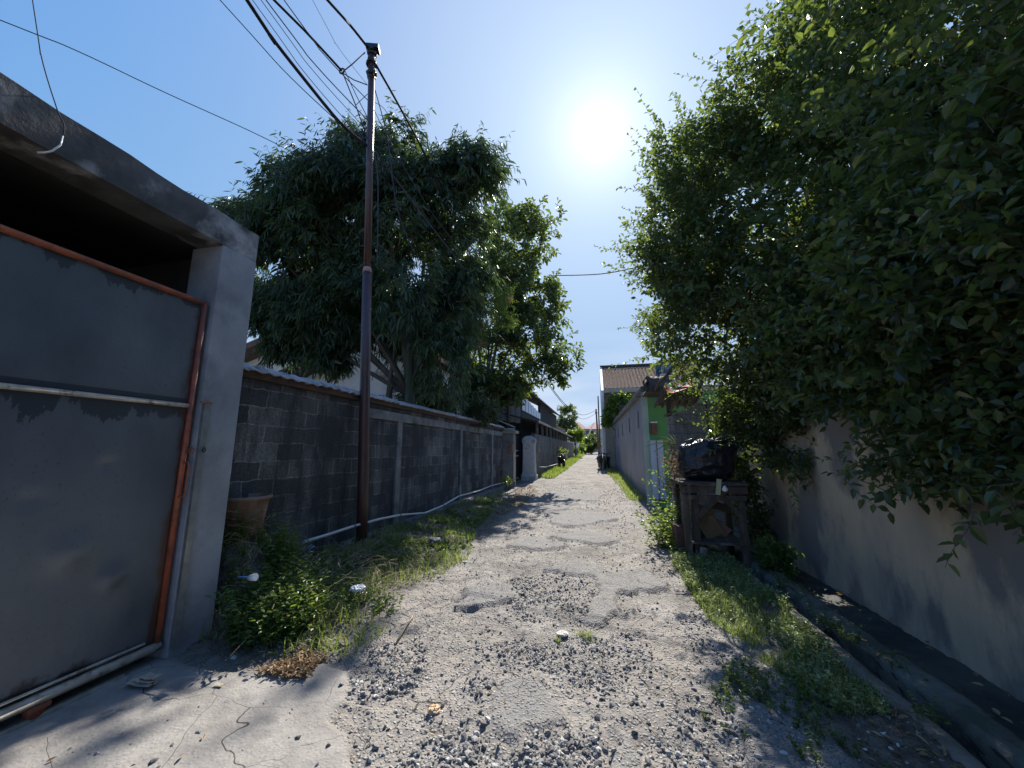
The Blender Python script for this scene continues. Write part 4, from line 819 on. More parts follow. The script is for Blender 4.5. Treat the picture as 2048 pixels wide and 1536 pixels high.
a=at(1150,874,89.5); b=at(1196,872,89.5); MB().box(a.x,b.x,88.6,89.98,a.z-.9,a.z).build('balcony',M_white,fh)
MB().tube([at(1187,846,46),at(1174,878,46)],.06,6).build('slanting_pole',M_white,None,'white pole slanting beside the far utility pole','pole')
def stakes(*a): pass
# scooters
def scooter(loc,rz,label,body):
    t=thing('scooter',(0,0,0),label,'scooter','scooters parked along the lane')
    def wheel(x):
        w_=MB(); b_=MB().lathe((0,0,0),[(.20,-.05),(.27,-.035),(.28,0),(.27,.035),(.20,.05)],18); w_.add([(x+p[0],p[2],.28+p[1]) for p in b_.v],b_.f,True); o=w_.build('wheel',M_iron,t)
        h_=MB().lathe((0,0,0),[(.19,-.03),(.19,.03)],14); q=MB(); q.add([(x+p[0],p[2],.28+p[1]) for p in h_.v],h_.f); q.build('rim',M_galv,o)
    wheel(-.6); wheel(.6)
    bd=MB(); sec=[(-.75,.55,.10,.10),(-.45,.60,.16,.15),(-.1,.55,.16,.14),(.12,.38,.17,.06),(.3,.42,.17,.08),(.42,.70,.16,.22),(.46,.92,.13,.10)]
    vs=[];fs=[]
    for x_,z_,w_,h_ in sec:
        for k in range(10):
            a=2*PI*k/10; vs.append((x_,w_*math.cos(a),z_+h_*math.sin(a)))
    for i in range(len(sec)-1):
        for k in range(10): fs.append((i*10+k,i*10+(k+1)%10,(i+1)*10+(k+1)%10,(i+1)*10+k))
    fs+=[tuple(range(10))[::-1],tuple(range(60,70))]; bd.add(vs,fs,True); bd.build('body',body,t)
    MB().box(-.7,.05,-.13,.13,.70,.80).build('seat',M_iron,t,bevel=.03)
    MB().tube([(.6,.07,.28),(.52,.07,.62),(.46,0,.95)],.025,6).build('fork',M_galv,t)
    MB().tube([(.36,-.34,1.03),(.44,-.1,1.0),(.44,.1,1.0),(.36,.34,1.03)],.018,6).build('handlebar',M_iron,t)
    for s_ in (-1,1):
        MB().lathe((.40,s_*.30,1.18),[(.0,0),(.05,.01),(.055,.04),(.03,.07)],8).build('mirror',M_galv,t); 
    MB().lathe((.52,0,.88),[(.02,-.05),(.08,-.03),(.09,.02),(.04,.06)],10).build('headlight',M_glass,t)
    MB().box(.45,.80,-.05,.05,.55,.60).build('fender',body,t,bevel=.02)
    t.location=loc; t.rotation_euler=(0,0,rz); return t
M_navy=mat('navy_body',(.02,.03,.07),rough=.3); M_blk=mat('black_body',(.012,.012,.014),rough=.3)
l1=at(1123,935,27.5); scooter((l1.x,27.5,float(zr(27.5))),-PI/2+.35,'black scooter parked against the long wall on the left of the lane',M_blk)
l2=at(1204,926,27); scooter((l2.x-.15,27,float(zr(27))+.05),-PI/2+.1,'blue fronted scooter on the right of the lane, nearer the road',M_navy)
l3=at(1212,924,26.2); scooter((l3.x+.05,26.2,float(zr(26))+.05),-PI/2-.2,'dark scooter on the right close to the grey wall',M_blk)
l4=at(1153,907,50); scooter((l4.x,50,float(zr(50))),-PI/2,'far scooter with a white load beside the bushes',M_blk)
MB().lathe((l4.x,49.8,float(zr(50))+.9),[(.1,0),(.32,.2),(.36,.5),(.28,.75),(.24,.9),(.28,1.05),(.12,1.25)],12).build('white_sack',M_white,None,'white sack loaded high on the far scooter','sack')
MB().box(.30,.95,25.2,26.9,.25,.42).build('scooter_ramp',M_conc,None,'small concrete step under the scooters on the right','step',bevel=.03)
# ---------------------------------------------------------------- trees
def tree(name,loc,label,cat,grp=None): return thing(name,loc,label,cat,grp)
# mango tree behind the old wall
mg=tree('mango_tree',(-5.6,9.3,0),'big dark tree with drooping narrow leaves behind the old wall and pole','tree')
root=at(822,790,9.2); MB().tube([(root.x,9.2,0),(root.x+.02,9.2,1.6),(root.x,9.15,3.0),(root.x-.1,9.1,4.6),(root.x-.3,9,6.2)],[.17,.14,.13,.11,.07],10).build('trunk',M_barkg,mg)
r2=at(778,790,9.0); MB().tube([(r2.x,9.0,0),(r2.x,9,2.9),at(782,745,9),at(790,700,9)],[.12,.09,.06,.04],8).build('trunk',M_bark,mg)
Yt=8.9
def lob(px,py,rp,Y,fl=1.0,dy=1.0):
    c=at(px,py,Y); e=at(px+rp,py,Y); r_=abs(e.x-c.x); return ((c.x,c.y,c.z),(r_,r_*dy,r_*fl))
lobs=[lob(555,580,80,8.9),lob(640,470,110,8.9),lob(745,400,115,9),lob(850,420,100,9),lob(920,345,62,8.8,.8),lob(700,600,98,8.8),lob(820,590,110,9),lob(585,635,60,8.8),lob(520,470,55,8.9,.8),lob(620,370,50,9),
      lob(740,315,48,9),lob(880,710,72,9.2),lob(910,560,82,9.5),lob(925,470,55,9.5),lob(705,330,50,9.1),lob(800,330,55,9.1),lob(540,660,40,8.7),lob(955,335,28,8.7),lob(880,790,45,9.4,.7),lob(665,715,32,8.9,.7),lob(480,440,24,8.8)]
limbs('branch',mg,(root.x,9.15,3.0),[l[0] for l in lobs[:12]],.075,M_bark,.3)
foliage(mg,lobs,11500,11,.36,.17,.20,L_mango,M_bark,up=-.15,droop=.28,hang=.75,rmin=.6,twr=.0035,spread=.8)
foliage(mg,lobs,1700,9,.4,.26,.34,L_mango,M_bark,up=-.1,droop=.25,hang=.7,rmin=.1,twr=.004,crown='inner_crown')
tw=MB(); tw.tube([at(602,392,9),at(585,365,9),at(560,352,9),at(525,352,9)],[.012,.01,.007,.003],5); tw.tube([at(580,362,9),at(583,345,9)],[.006,.002],4); tw.build('bare_twig',M_bark,mg)
foliage(mg,lobs,1500,18,1.0,.17,.19,L_mango,M_bark,up=-.1,droop=.3,hang=.8,rmin=.97,twr=.004,spread=.8,crown='outer_sprays')
# large leaved tree to its right
bt=tree('almond_tree',(-5.6,18,0),'round leaved bright edged tree right of the dark drooping tree','tree')
r3=at(962,830,12.6); MB().tube([(-5.6,18,0),(-5.5,18,2.5),(-5.2,18,5),(-4.6,18,8)],[.14,.12,.09,.05],10).build('trunk',M_bark,bt)
lob2=[lob(1030,500,78,18.8),lob(985,610,85,18.6),lob(1075,590,62,18.9,1.1),lob(1010,730,80,18.6),lob(1105,700,45,18.8,.8),lob(950,720,70,18.7),lob(1060,680,60,18.6),lob(1125,745,30,18.8,.8),lob(955,500,50,18.8),lob(930,560,45,18.8),lob(900,700,45,18.8),lob(1000,775,55,18.6,.6),lob(1045,450,40,18.8),lob(940,790,50,18.5,.6)]
limbs('branch',bt,(-5.4,18,4),[l[0] for l in lob2[:9]],.07,M_bark,.3)
foliage(bt,lob2,2900,8,.5,.25,.50,L_big,M_bark,up=.15,droop=.22,shape='round',rmin=.45,twr=.006)
# feathery sapling between them
fs_=tree('feathery_tree',(-3.7,11.2,0),'light feathery leaved sapling with pale flower heads in front of the round leaved tree','tree')
r4=at(985,800,11.2); MB().tube([(-4.4,11.2,0),(-4.3,11.2,3),at(975,640,11.2)],[.05,.04,.02],7).build('trunk',M_bark,fs_)
foliage(fs_,[lob(990,600,42,11,.5),lob(950,650,35,11,.6),lob(1010,640,28,11,.5)],330,16,.4,.07,.28,L_bright,M_bark,up=.1,droop=.1,rmin=.3,twr=.003)
for (px_,py_) in ((1020,598),(965,603),(943,625),(556,660),(962,687)):
    c=at(px_,py_,10.6 if px_>900 else 8.2); V_,F_=leaves(np.array([c]*70)+rng.normal(size=(70,3))*.05,rnd_dir(70),rnd_dir(70),np.full(70,.07),np.full(70,.02)); np_mesh('flower_head',V_,F_,L_dry,fs_ if px_>900 else mg,tint=np.repeat(.6+.3*rng.random(70),6))
# trees and bushes down the lane
def bush(name,lbs,label,cat,lm,ntw,nl,ll,lw,Y,trunk=None,grp='bushes and trees down the lane',shape='leaf',tl=.5):
    c=lbs[0][0]; t=tree(name,(c[0],c[1],float(zr(Y))),label,cat,grp)
    if trunk: MB().tube([(c[0],c[1],float(zr(Y))-.2),(c[0]+.05,c[1],c[2])],[trunk,trunk*.6],7).build('trunk',M_bark,t); limbs('branch',t,(c[0],c[1],(c[2]+float(zr(Y)))/2),[l[0] for l in lbs],trunk*.5,M_bark,.2)
    foliage(t,lbs,ntw,nl,tl,ll,lw,lm,M_bark,rmin=.4,shape=shape,twr=.008); return t
bush('round_tree',[lob(1132,838,20,52),lob(1118,850,13,52),lob(1146,850,13,52),lob(1130,858,16,52),lob(1134,820,12,52)],'airy round crowned tree beyond the shed roof','tree',L_big,420,8,.30,.45,52,.14)
bush('young_tree',[lob(1150,868,13,46,.7),lob(1142,872,8,46),lob(1157,873,8,46)],'young bright yellow green tree in front of the distant house','tree',L_bright,260,8,.28,.5,46,.06)
bush('green_bush',[lob(1158,895,10,56),lob(1170,890,12,60),lob(1150,900,7,54,.6)],'lush green bush at the left of the far lane end','bush',L_bright,260,7,.4,.4,56)
bush('dark_bush',[lob(1186,885,12,60,1.2),lob(1190,870,8,60),lob(1180,897,10,58),lob(1194,890,8,58)],'darker bush beside the far utility pole','bush',L_big,300,7,.34,.4,60)
bush('palm_bush',[lob(1168,888,9,70,1.0),lob(1176,880,8,72)],'pale bush under the distant house windows','bush',L_bright,120,6,.6,.3,70)
bush('yellow_green_tree',[lob(1240,815,13,28.9),lob(1225,822,15,28.9),lob(1262,803,14,28.7,.6),lob(1216,842,9,28.9),lob(1228,800,9,28.9),lob(1250,800,12,28.8)],'yellow green leafy tree rising over the grey house parapet','tree',L_bright,520,8,.22,.5,28.9,.07,tl=.5)
bush('dark_shrub',[lob(905,810,55,11.5,.55),lob(960,825,45,12,.5),lob(850,800,45,11,.4)],'dark shrub looking over the top of the old wall','shrub',L_mango,700,8,.13,.35,11.5,tl=.35)
bush('wall_end_bush',[lob(1126,905,6,30,.6)],'small leafy clump behind the left scooter','bush',L_bright,40,7,.2,.4,30)
# ---------------------------------------------------------------- overgrown hedge on the right
hd=tree('overgrown_hedge',(3.6,5.5,0),'huge overgrown hedge spilling over the beige wall','hedge')
hl=[((2.75,7.0,5.3),(1.75,1.5,1.6)),((2.45,7.1,4.0),(1.45,1.2,1.0)),((3.75,6.2,6.8),(1.6,1.6,1.4)),((4.1,4.9,7.2),(1.5,1.7,1.6)),((4.3,4.2,5.4),(1.9,1.9,1.8)),((4.5,2.4,5.6),(1.8,2.0,2.0)),((4.6,.6,5.4),(1.8,1.9,2.0)),
    ((3.1,7.1,2.8),(.95,1.0,1.0)),((3.2,5.6,3.3),(1.1,1.2,1.3)),((3.25,4.1,3.2),(1.1,1.3,1.3)),((3.3,2.6,3.1),(1.1,1.3,1.35)),((3.4,1.0,3.1),(1.1,1.4,1.4)),((3.4,-.8,3.2),(1.1,1.4,1.5)),
    ((2.95,6.9,1.75),(.35,.6,.5)),((2.85,5.8,1.75),(.28,.6,.38)),((2.85,4.8,1.68),(.26,.6,.36)),((2.85,3.9,1.6),(.25,.6,.36)),((2.8,3.0,1.60),(.26,.6,.36)),((2.75,2.2,1.5),(.28,.6,.36)),
    ((2.35,7.5,2.0),(.42,.3,.6)),((2.45,7.6,1.05),(.26,.2,.5)),((2.55,7.75,.35),(.2,.2,.3)),((2.2,6.9,6.6),(.9,.8,.55)),((1.75,7.0,4.9),(.85,.8,.8))]
for (px_,py_,Yc) in ((3.75,6.4,0),(3.9,4.2,0),(4.2,1.8,0)):
    MB().tube([(px_,py_,0),(px_-.1,py_+.1,1.6),(px_+.1,py_,3.2),(px_,py_+.1,5)],[.13,.11,.08,.05],8).build('trunk',M_bark,hd)
limbs('branch',hd,(3.75,6.4,2.4),[hl[i][0] for i in (0,1,2,3,7,8,19,22,23)],.06,M_bark,.35); limbs('branch',hd,(4.0,3.4,2.4),[hl[i][0] for i in (4,5,6,9,10,11)],.06,M_bark,.35)
clip=lambda p:~((p[:,0]>5.6)|((p[:,0]>2.84)&(p[:,0]<3.1)&(p[:,2]<2.25)&(p[:,1]<8.6))|((p[:,0]>3.1)&(p[:,2]<1.4)))
foliage(hd,hl,22000,10,.42,.075,.58,L_hedge,M_bark,up=.25,droop=.12,rmin=.55,clip=clip,twr=.0028)
foliage(hd,hl,2000,20,1.05,.078,.55,L_hedge,M_bark,up=.35,droop=.12,rmin=.97,clip=clip,twr=.0035,crown='outer_sprays')
fringe=[((2.8,7.0-.62*i,1.95-.05*(i%3)),(.34,.5,.55)) for i in range(9)]
foliage(hd,fringe,1900,10,.36,.075,.58,L_hedge,M_bark,up=-.2,droop=.15,rmin=.3,clip=clip,twr=.0028,crown='hanging_fringe')
big=[l for l in hl if l[0][1]<5.8 and l[0][0]<3.5 and l[0][1]>0]
foliage(hd,hl,2400,9,.45,.11,.6,L_hedge,M_bark,up=0,droop=.15,rmin=.1,clip=clip,twr=.004,crown='inner_crown')
foliage(hd,big,2600,8,.40,.105,.62,L_hedge,M_bark,up=.0,droop=.2,rmin=.85,clip=clip,twr=.003,crown='crown',tw='twigs')
# long shoots reaching out of the outline
def shoots(specs,parent,nl,ll,lm=L_hedge,r=.006):
    A=[];B=[];LP=[];LDr=[];mb=MB()
    for pts in specs:
        W=[at(*p) for p in pts]; MB().tube(W,[r*(1-.7*i/(len(W)-1)) for i in range(len(W))],5).build('shoot',M_bark,parent)
        tot=sum((W[i+1]-W[i]).length for i in range(len(W)-1)); k=int(tot/.034*1.0)
        for j in range(k):
            t=j/k*(len(W)-1); i=int(t); f=t-i; p=W[i].lerp(W[min(i+1,len(W)-1)],f); d=(W[min(i+1,len(W)-1)]-W[i]).normalized(); a=j*2.4; s_=d.orthogonal().normalized(); s2=d.cross(s_)
            LP.append(p); LDr.append(d*.6+(s_*math.cos(a)+s2*math.sin(a))*.9)
    LP=np.array(LP);LDr=np.array(LDr); k=len(LP); ln=ll*(.6+.6*rng.random(k)); V,F=leaves(LP,LDr,unit(rng.normal(size=(k,3))*.6+np.array([0,-.3,1])),ln,ln*.5); np_mesh('shoot_leaves',V,F,lm,parent,tint=np.repeat(.35+.65*rng.random(k),6))
shoots([[(1600,190,5.8),(1540,150,5.8),(1478,135,5.8)],[(1640,60,5.2),(1620,20,5.2),(1606,-30,5.2)],[(1580,230,6),(1530,190,6),(1520,165,6)],[(1460,330,6.8),(1480,260,6.8),(1495,215,6.8)],[(1395,380,7),(1395,330,7),(1398,290,7)],[(1330,420,7),(1300,390,7),(1272,378,7)],[(1340,420,7),(1335,370,7),(1330,335,7)],
        [(1330,520,7),(1295,505,7),(1262,512,7)],[(1330,600,7),(1290,620,7),(1262,662,7)],[(1360,680,7.2),(1320,700,7.2),(1283,722,7.2)],[(1340,640,7.2),(1305,670,7.2),(1290,700,7.2)],[(1350,560,7),(1300,555,7),(1285,520,7)],[(1440,320,6.8),(1430,290,6.8),(1440,255,6.8)],[(1400,750,7.2),(1385,780,7.2),(1375,820,7.2)],[(1420,760,7.1),(1405,800,7.1),(1412,845,7.1)],[(1500,880,6.9),(1450,890,6.6),(1420,905,6.5)],[(1550,300,6),(1500,290,6.2),(1470,300,6.3)]],hd,1,.075)
shoots([[(1915,960,2.9),(1945,1000,2.85),(1945,1035,2.8),(1935,1060,2.8),(1915,1085,2.8),(1900,1110,2.8),(1890,1135,2.8)],[(1720,960,3.9),(1780,985,3.9),(1820,975,3.9)],[(1590,930,5.6),(1585,975,5.6),(1590,1020,5.6)],[(1700,930,4.2),(1690,960,4.2),(1730,1000,4.2),(1790,1030,4.0)],[(1990,980,2.6),(2020,1010,2.5),(2040,1040,2.45)]],hd,1,.085,r=.004)
# sunny sprays in front of the dark mass
shoots([[(1900,430,3.6),(1800,470,3.6),(1720,485,3.6)],[(2040,300,3.2),(1980,330,3.2),(1910,400,3.2)],[(2060,190,3.2),(2000,220,3.2),(1930,235,3.2)],[(2050,340,3),(1990,350,3),(1950,370,3)],[(1800,180,4.4),(1740,200,4.4),(1690,215,4.4)],[(1700,560,4.4),(1640,590,4.4),(1600,620,4.4)]],hd,1,.08)
# ---------------------------------------------------------------- pot, pipe, litter
def gz(x,y): return float(lane_h(np.array([x]),np.array([y]))[0][0])
pc=at(488,1010,3.6); pt=thing('flower_pot',(pc.x,3.6,.2),'large rust stained glazed pot behind the garage pillar','pot')
ztp=at(488,992,3.6).z; rp=(at(526,1000,3.6).x-at(450,1000,3.6).x)/2
MB().lathe((pc.x+.0,3.6,ztp-.36),[(rp*.66,-.25),(rp*.78,.05),(rp*.88,.22),(rp*.94,.32),(rp*1.04,.33),(rp*1.06,.35),(rp*1.03,.365),(rp*.93,.365),(rp*.86,.25),(rp*.8,.20)],32).build('body',M_pot,pt)
MB().lathe((pc.x,3.6,ztp-.15),[(rp*.85,0),(rp*.6,.03),(.02,.05)],24).build('soil',M_potin,pt)
pts=[gr(610,1083,.27)]+[atx(px_,py_,-3.72) for px_,py_ in ((660,1068),(708,1052),(760,1038),(800,1030),(850,1026),(886,1011),(918,992),(957,982),(983,971),(1008,965))]
pts[0]=atx(608,1084,-3.60); MB().tube(pts,.020,10).build('water_pipe',M_pvc,None,'long wavy white plastic pipe along the foot of the old wall','pipe')
mb=MB()
for i in (2,4,6,7,9): p=pts[i]; d=(pts[i+1]-pts[i-1]).normalized()*.02; mb.tube([p-d,p+d],.024,10)
mb.build('coupling',M_conc,bpy.data.objects['water_pipe'])
def crumple(name,c,s,mtl,label,cat,flat=.5,n=14,seed=0):
    th_,ph_=np.meshgrid(np.linspace(.01,PI-.01,n),np.linspace(0,2*PI,n+6,endpoint=False),indexing='ij'); r_=1+.9*fbm(ph_*2+seed*7,th_*2,1.7,3)
    V=np.stack([c[0]+s*r_*np.sin(th_)*np.cos(ph_),c[1]+s*r_*np.sin(th_)*np.sin(ph_),c[2]+s*flat*(1+r_*np.cos(th_))],-1); idx=np.arange(V.shape[0]*V.shape[1]).reshape(V.shape[:2])
    F=np.stack([idx[:-1,:],idx[1:,:],np.roll(idx,-1,1)[1:,:],np.roll(idx,-1,1)[:-1,:]],-1).reshape(-1,4)
    return np_mesh(name,V.reshape(-1,3),F,mtl,None,base=c,label=label,cat=cat)
def onlane(px,py,zz=.1):
    for _ in range(4): p=gr(px,py,zz); zz=gz(p.x,p.y)
    return Vector((p.x,p.y,zz))
fc_=gr(620,1099,.43); fo_=thing('foil_packet',fc_,'crinkled silver blue foil packet with a dark band lying on dry stalks','packet')
gyy,gxx=np.meshgrid(np.linspace(-.055,.055,10),np.linspace(-.075,.075,14),indexing='ij'); hh_=.012*fbm(gxx,gyy,40,3)+.018*np.cos(gyy*20)
Rm=np.array(Matrix.Rotation(-.6,3,'Z')@Matrix.Rotation(.75,3,'X')); Pq=np.stack([gxx,gyy,hh_],-1).reshape(-1,3)@Rm.T+np.array(fc_)
ix=np.arange(140).reshape(10,14); F=np.stack([ix[:-1,:-1],ix[:-1,1:],ix[1:,1:],ix[1:,:-1]],-1).reshape(-1,4); np_mesh('wrapper',Pq,F,M_foil,fo_)
Pq2=np.stack([gxx*.12,gyy*1.02,hh_+.004],-1).reshape(-1,3)@Rm.T+np.array(fc_); np_mesh('band',Pq2,F,M_win,fo_)
p=gr(505,1156,.56); cu=thing('plastic_cup',p,'small clear plastic cup with a blue straw among the weeds','cup')
MB().tube([p+Vector((-.03,0,0)),p+Vector((.03,.0,.01))],[.022,.03],12).build('cup',M_plastic,cu); MB().tube([p+Vector((-.15,.0,.0)),p+Vector((-.03,0,.005))],.005,6).build('straw',M_bluep,cu)
crumple('plastic_bag',gr(716,1182,.22),.07,M_plastic,'crumpled clear plastic bag caught in the weeds','bag',.4,seed=1)
crumple('grey_plastic_bag',gr(868,1084,.12),.10,mat('grey_bag',(.22,.21,.24),(.30,.29,.31),.5,9),'limp grey plastic bag lying under the old wall','bag',.35,seed=2)
crumple('paper_scrap',onlane(905,1093),.055,M_plastic,'white torn paper on the lane edge behind the grey bag','paper',.15,seed=3)
crumple('white_cup_lid',onlane(929,1123),.03,M_plastic,'small white litter scrap at the edge of the lane','litter',.4,seed=4)
crumple('stone_lump',onlane(868,1427),.038,M_ember,'rough orange and cream lump of brick rubble on the lane','stone',.55,seed=5)
crumple('white_rubble',onlane(1125,1275),.05,mat('white_rubble',(.62,.60,.56),(.45,.43,.40),.9,20,.5,60),'whitish broken lime lump in the middle of the lane','rubble',.25,seed=6)
for i,(px_,py_,s_) in enumerate(((290,1370,.10),(440,1371,.032))):
    c=onlane(px_,py_); t=thing('cardboard_scrap' if i==0 else 'paper_piece',c,('crushed tan cardboard lying before the sliding gate','small cream paper piece on the concrete near the weeds')[i],'litter')
    for k in range(3 if i==0 else 1):
        gyy,gxx=np.meshgrid(np.linspace(-1,1,8),np.linspace(-1,1,10),indexing='ij'); hz=.22*fbm(gxx+k*3+i*9,gyy,2.2,3)+.16*np.abs(gxx*.6)
        V=np.stack([c.x+s_*(gxx*(1-.2*k)+.1*k),c.y+s_*(.32*gyy+.18*k-.2),c.z+.008+s_*(hz+.12*k+.1)],-1).reshape(-1,3); ix=np.arange(80).reshape(8,10); F=np.stack([ix[:-1,:-1],ix[:-1,1:],ix[1:,1:],ix[1:,:-1]],-1).reshape(-1,4); np_mesh('fold',V,F,M_card,t)
a=onlane(793,1290);b=onlane(825,1240); MB().tube([a+Vector((0,0,.02)),a.lerp(b,.5)+Vector((.01,0,.05)),b+Vector((0,0,.03))],[.008,.007,.005],6).build('stick',M_straw,None,'bent dry stick lying at the edge of the weeds','stick')
a=onlane(1337,1138);b=onlane(1352,1150); MB().tube([a+Vector((0,0,.02)),b+Vector((0,0,.03))],[.010,.008],6).build('short_stick',M_straw,None,'short pale stick at the right edge of the lane','stick')
# ---------------------------------------------------------------- loose stones
ph=(1+5**.5)/2; ico=np.array([(-1,ph,0),(1,ph,0),(-1,-ph,0),(1,-ph,0),(0,-1,ph),(0,1,ph),(0,-1,-ph),(0,1,-ph),(ph,0,-1),(ph,0,1),(-ph,0,-1),(-ph,0,1)])/math.hypot(1,ph)
icf=np.array([(0,11,5),(0,5,1),(0,1,7),(0,7,10),(0,10,11),(1,5,9),(5,11,4),(11,10,2),(10,7,6),(7,1,8),(3,9,4),(3,4,2),(3,2,6),(3,6,8),(3,8,9),(4,9,5),(2,4,11),(6,2,10),(8,6,7),(9,8,1)])
def stones(name,xy,sz,mtl,label,tint):
    n=len(xy); z=lane_h(xy[:,0],xy[:,1])[0]
    v=ico[None]*(1+.28*rng.normal(size=(n,12,1)).clip(-1.2,1.2)); v=v*np.stack([np.ones(n),.6+.4*rng.random(n),.45+.35*rng.random(n)],-1)[:,None,:]
    a=rng.random(n)*2*PI; ca,sa=np.cos(a)[:,None],np.sin(a)[:,None]; tl=(rng.random(n)-.5)[:,None]*.9; ct,st_=np.cos(tl),np.sin(tl)
    x=v[...,0]*ct+v[...,2]*st_; zz=-v[...,0]*st_+v[...,2]*ct; X=x*ca-v[...,1]*sa; Y=x*sa+v[...,1]*ca
    s_=sz[:,None]; V=np.stack([xy[:,0:1]+X*s_,xy[:,1:2]+Y*s_,z[:,None]+zz*s_+sz[:,None]*.22],-1).reshape(-1,3)
    F=((np.arange(n)*12)[:,None,None]+icf[None]).reshape(-1,3); return np_mesh(name,V,F,mtl,None,tint=np.repeat(tint,12),label=label,kind='stuff',smooth=False)
M_stone=leafmat('loose_stone',[(0,(.11,.108,.108)),(.5,(.23,.225,.215)),(.8,(.36,.35,.33)),(1,(.55,.53,.49))],0,.85,spec=.3)
clus=[(P([(850,640),(1050,600),(1500,590),(1560,760),(1560,900),(1480,1000),(1300,960),(1100,860),(960,780),(740,810),(540,700),(600,620)],2.56,700,1040),1.0),
      (P([(100,650),(340,640),(330,780),(220,880),(60,900),(0,800)],2.56,700,1040),1.6),
      (P([(930,280),(1240,280),(1260,380),(1180,540),(1000,560),(800,500),(780,330)],2.56,700,1040),.75),
      (P([(330,1160),(700,1060),(1090,1060),(1330,1090),(1360,1400),(1300,1600),(300,1600)],2.56,700,1040),.9),
      (P([(1700,480),(1800,480),(2048,800),(2300,1100),(2300,1600),(1600,1600),(1520,1100),(1760,800)],2.56,700,1040),.9),
      (P([(560,780),(760,780),(740,1100),(560,1020)],2.56,700,1040),.6)]
n=560000; X=rng.uniform(-3.0,1.8,n); Y=1.6+rng.random(n)**1.6*16; dens=.012+.03*np.clip(fbm(X,Y,1.5,4)*3,0,1)
for po,wg in clus:
    d=sdist(X,Y,po)+.35*fbm(X,Y,3,3); dens=np.maximum(dens,wg*.30*np.clip(.5-d/.15,0,1)*(.35+1.3*np.clip(fbm(X+9,Y,4,3)*3+.4,0,1)))
aa,cc_=lane_h(X,Y)[1:]; dens=dens*(1-.93*np.maximum(aa,cc_))
ok=(rng.random(n)<dens)&(X>np.maximum(np.interp(Y,*XL)+.25,-2.9))&(X<np.interp(Y,*XR)-.05); xy=np.stack([X,Y],-1)[ok]; k=len(xy)
sz=(.0042+.013*rng.random(k)**3.2)*np.clip(.8+xy[:,1]*.05,1,1.5); sz*=np.where(xy[:,1]<2.9,1.25,1.0)
stones('gravel',xy,sz,M_stone,'loose grey gravel scattered over the broken lane',rng.random(k)**1.3)
# ---------------------------------------------------------------- grass and weeds
def blades(xy,h,wd,lean,tint,name,mtl,label,parent=None,kind='stuff',base_z=None,**kw):
    n=len(xy); z=lane_h(xy[:,0],xy[:,1])[0] if base_z is None else base_z
    a=rng.random(n)*2*PI; d=np.stack([np.cos(a),np.sin(a)],-1); s_=np.stack([-d[:,1],d[:,0],np.zeros(n)],-1)*wd[:,None]/2; B=np.concatenate([xy,z[:,None]-.01],1)
    L3=np.concatenate([d*lean[:,None],np.zeros((n,1))],1); up=np.array([0,0,1.])*h[:,None]
    M1=B+up*.55+L3*.3; T=B+up*(1-.25*np.clip(lean/h,0,1.5))[:,None]+L3
    V=np.stack([B-s_,B+s_,M1+s_*.8,M1-s_*.8,T],1).reshape(-1,3); k=(np.arange(n)*5)[:,None]; F1=k+np.array([0,1,2,3]); 
    T2=T+s_*.1; V=np.stack([B-s_,B+s_,M1+s_*.8,M1-s_*.8,T,T2],1).reshape(-1,3); k=(np.arange(n)*6)[:,None]; F=np.concatenate([k+np.array([0,1,2,3]),k+np.array([3,2,5,4])],0)
    return np_mesh(name,V,F,mtl,parent,tint=np.repeat(tint,6),label=label,kind=kind,**kw)
def scatter(poly,n,clump=2.5,thr=-.05,gain=6):
    a=np.array([p[:2] for p in poly]); X=rng.uniform(a[:,0].min(),a[:,0].max(),n); Y=rng.uniform(a[:,1].min(),a[:,1].max(),n)
    ok=inpoly(X+.25*fbm(X,Y,2.2,3),Y+.25*fbm(X+7,Y,2.2,3),poly)&(rng.random(n)<np.clip((fbm(X,Y,clump,3)-thr)*gain,0,1)); return np.stack([X,Y],-1)[ok]
# left weed bank
LW=[(-3.3,2.75),(-2.95,2.75),gr(640,1320),gr(700,1330),gr(790,1250),gr(800,1230),gr(860,1170),gr(930,1120),gr(960,1060),gr(1010,1010),gr(1015,985),(-3.6,14),(-3.8,8),(-3.9,3.1),(-3.3,2.98)]
g1=scatter(LW,34000,3,-.06,5); k=len(g1); fr=np.clip(1.25-g1[:,1]*.06,.35,1)
blades(g1,(.03+.13*rng.random(k)**2)*(.6+.6*fr),.004+.004*rng.random(k)+.0006*g1[:,1],.03+.11*rng.random(k),rng.random(k),'grass',L_grass,'dry and green grass on the bank below the old wall')
RG=[gr(1325,1060),gr(1345,1130),gr(1385,1185),gr(1420,1235),gr(1470,1280),gr(1510,1320),(1.35,3.0),(1.6,3.1),(1.78,4),(1.83,6.4),(1.5,7.4),(1.2,8.2)]
g2=scatter(RG,42000,3.5,-.16,5); k=len(g2)
blades(g2,.03+.10*rng.random(k)**2,.0035+.004*rng.random(k),.02+.07*rng.random(k),rng.random(k)**.8,'grass',L_grass,'pale green grass strip between the lane and the drain')
FG=[(.95,13),(.75,16),(.45,22),(.15,30),(-.1,45),(.4,45),(.9,29),(1.1,22),(1.35,13)]
g3=scatter(FG,26000,2,-.2,4); k=len(g3); blades(g3,.06+.16*rng.random(k)**2,.012+.012*rng.random(k),.03+.08*rng.random(k),.3+.6*rng.random(k),'grass',L_grass,'sunny grass along the foot of the lilac grey house')
FL=[(-3.15,19.9),(-2.3,19.7),(-2.2,24),(-2.15,30),(-2.1,40),(-2.0,60),(-3,60),(-3.1,40),(-3.2,24)]
g4=scatter(FL,34000,2,-.2,4); k=len(g4); blades(g4,.08+.2*rng.random(k)**2,.014+.016*rng.random(k),.03+.08*rng.random(k),.3+.6*rng.random(k),'grass',L_grass,'sunny grass strip along the long grey wall')
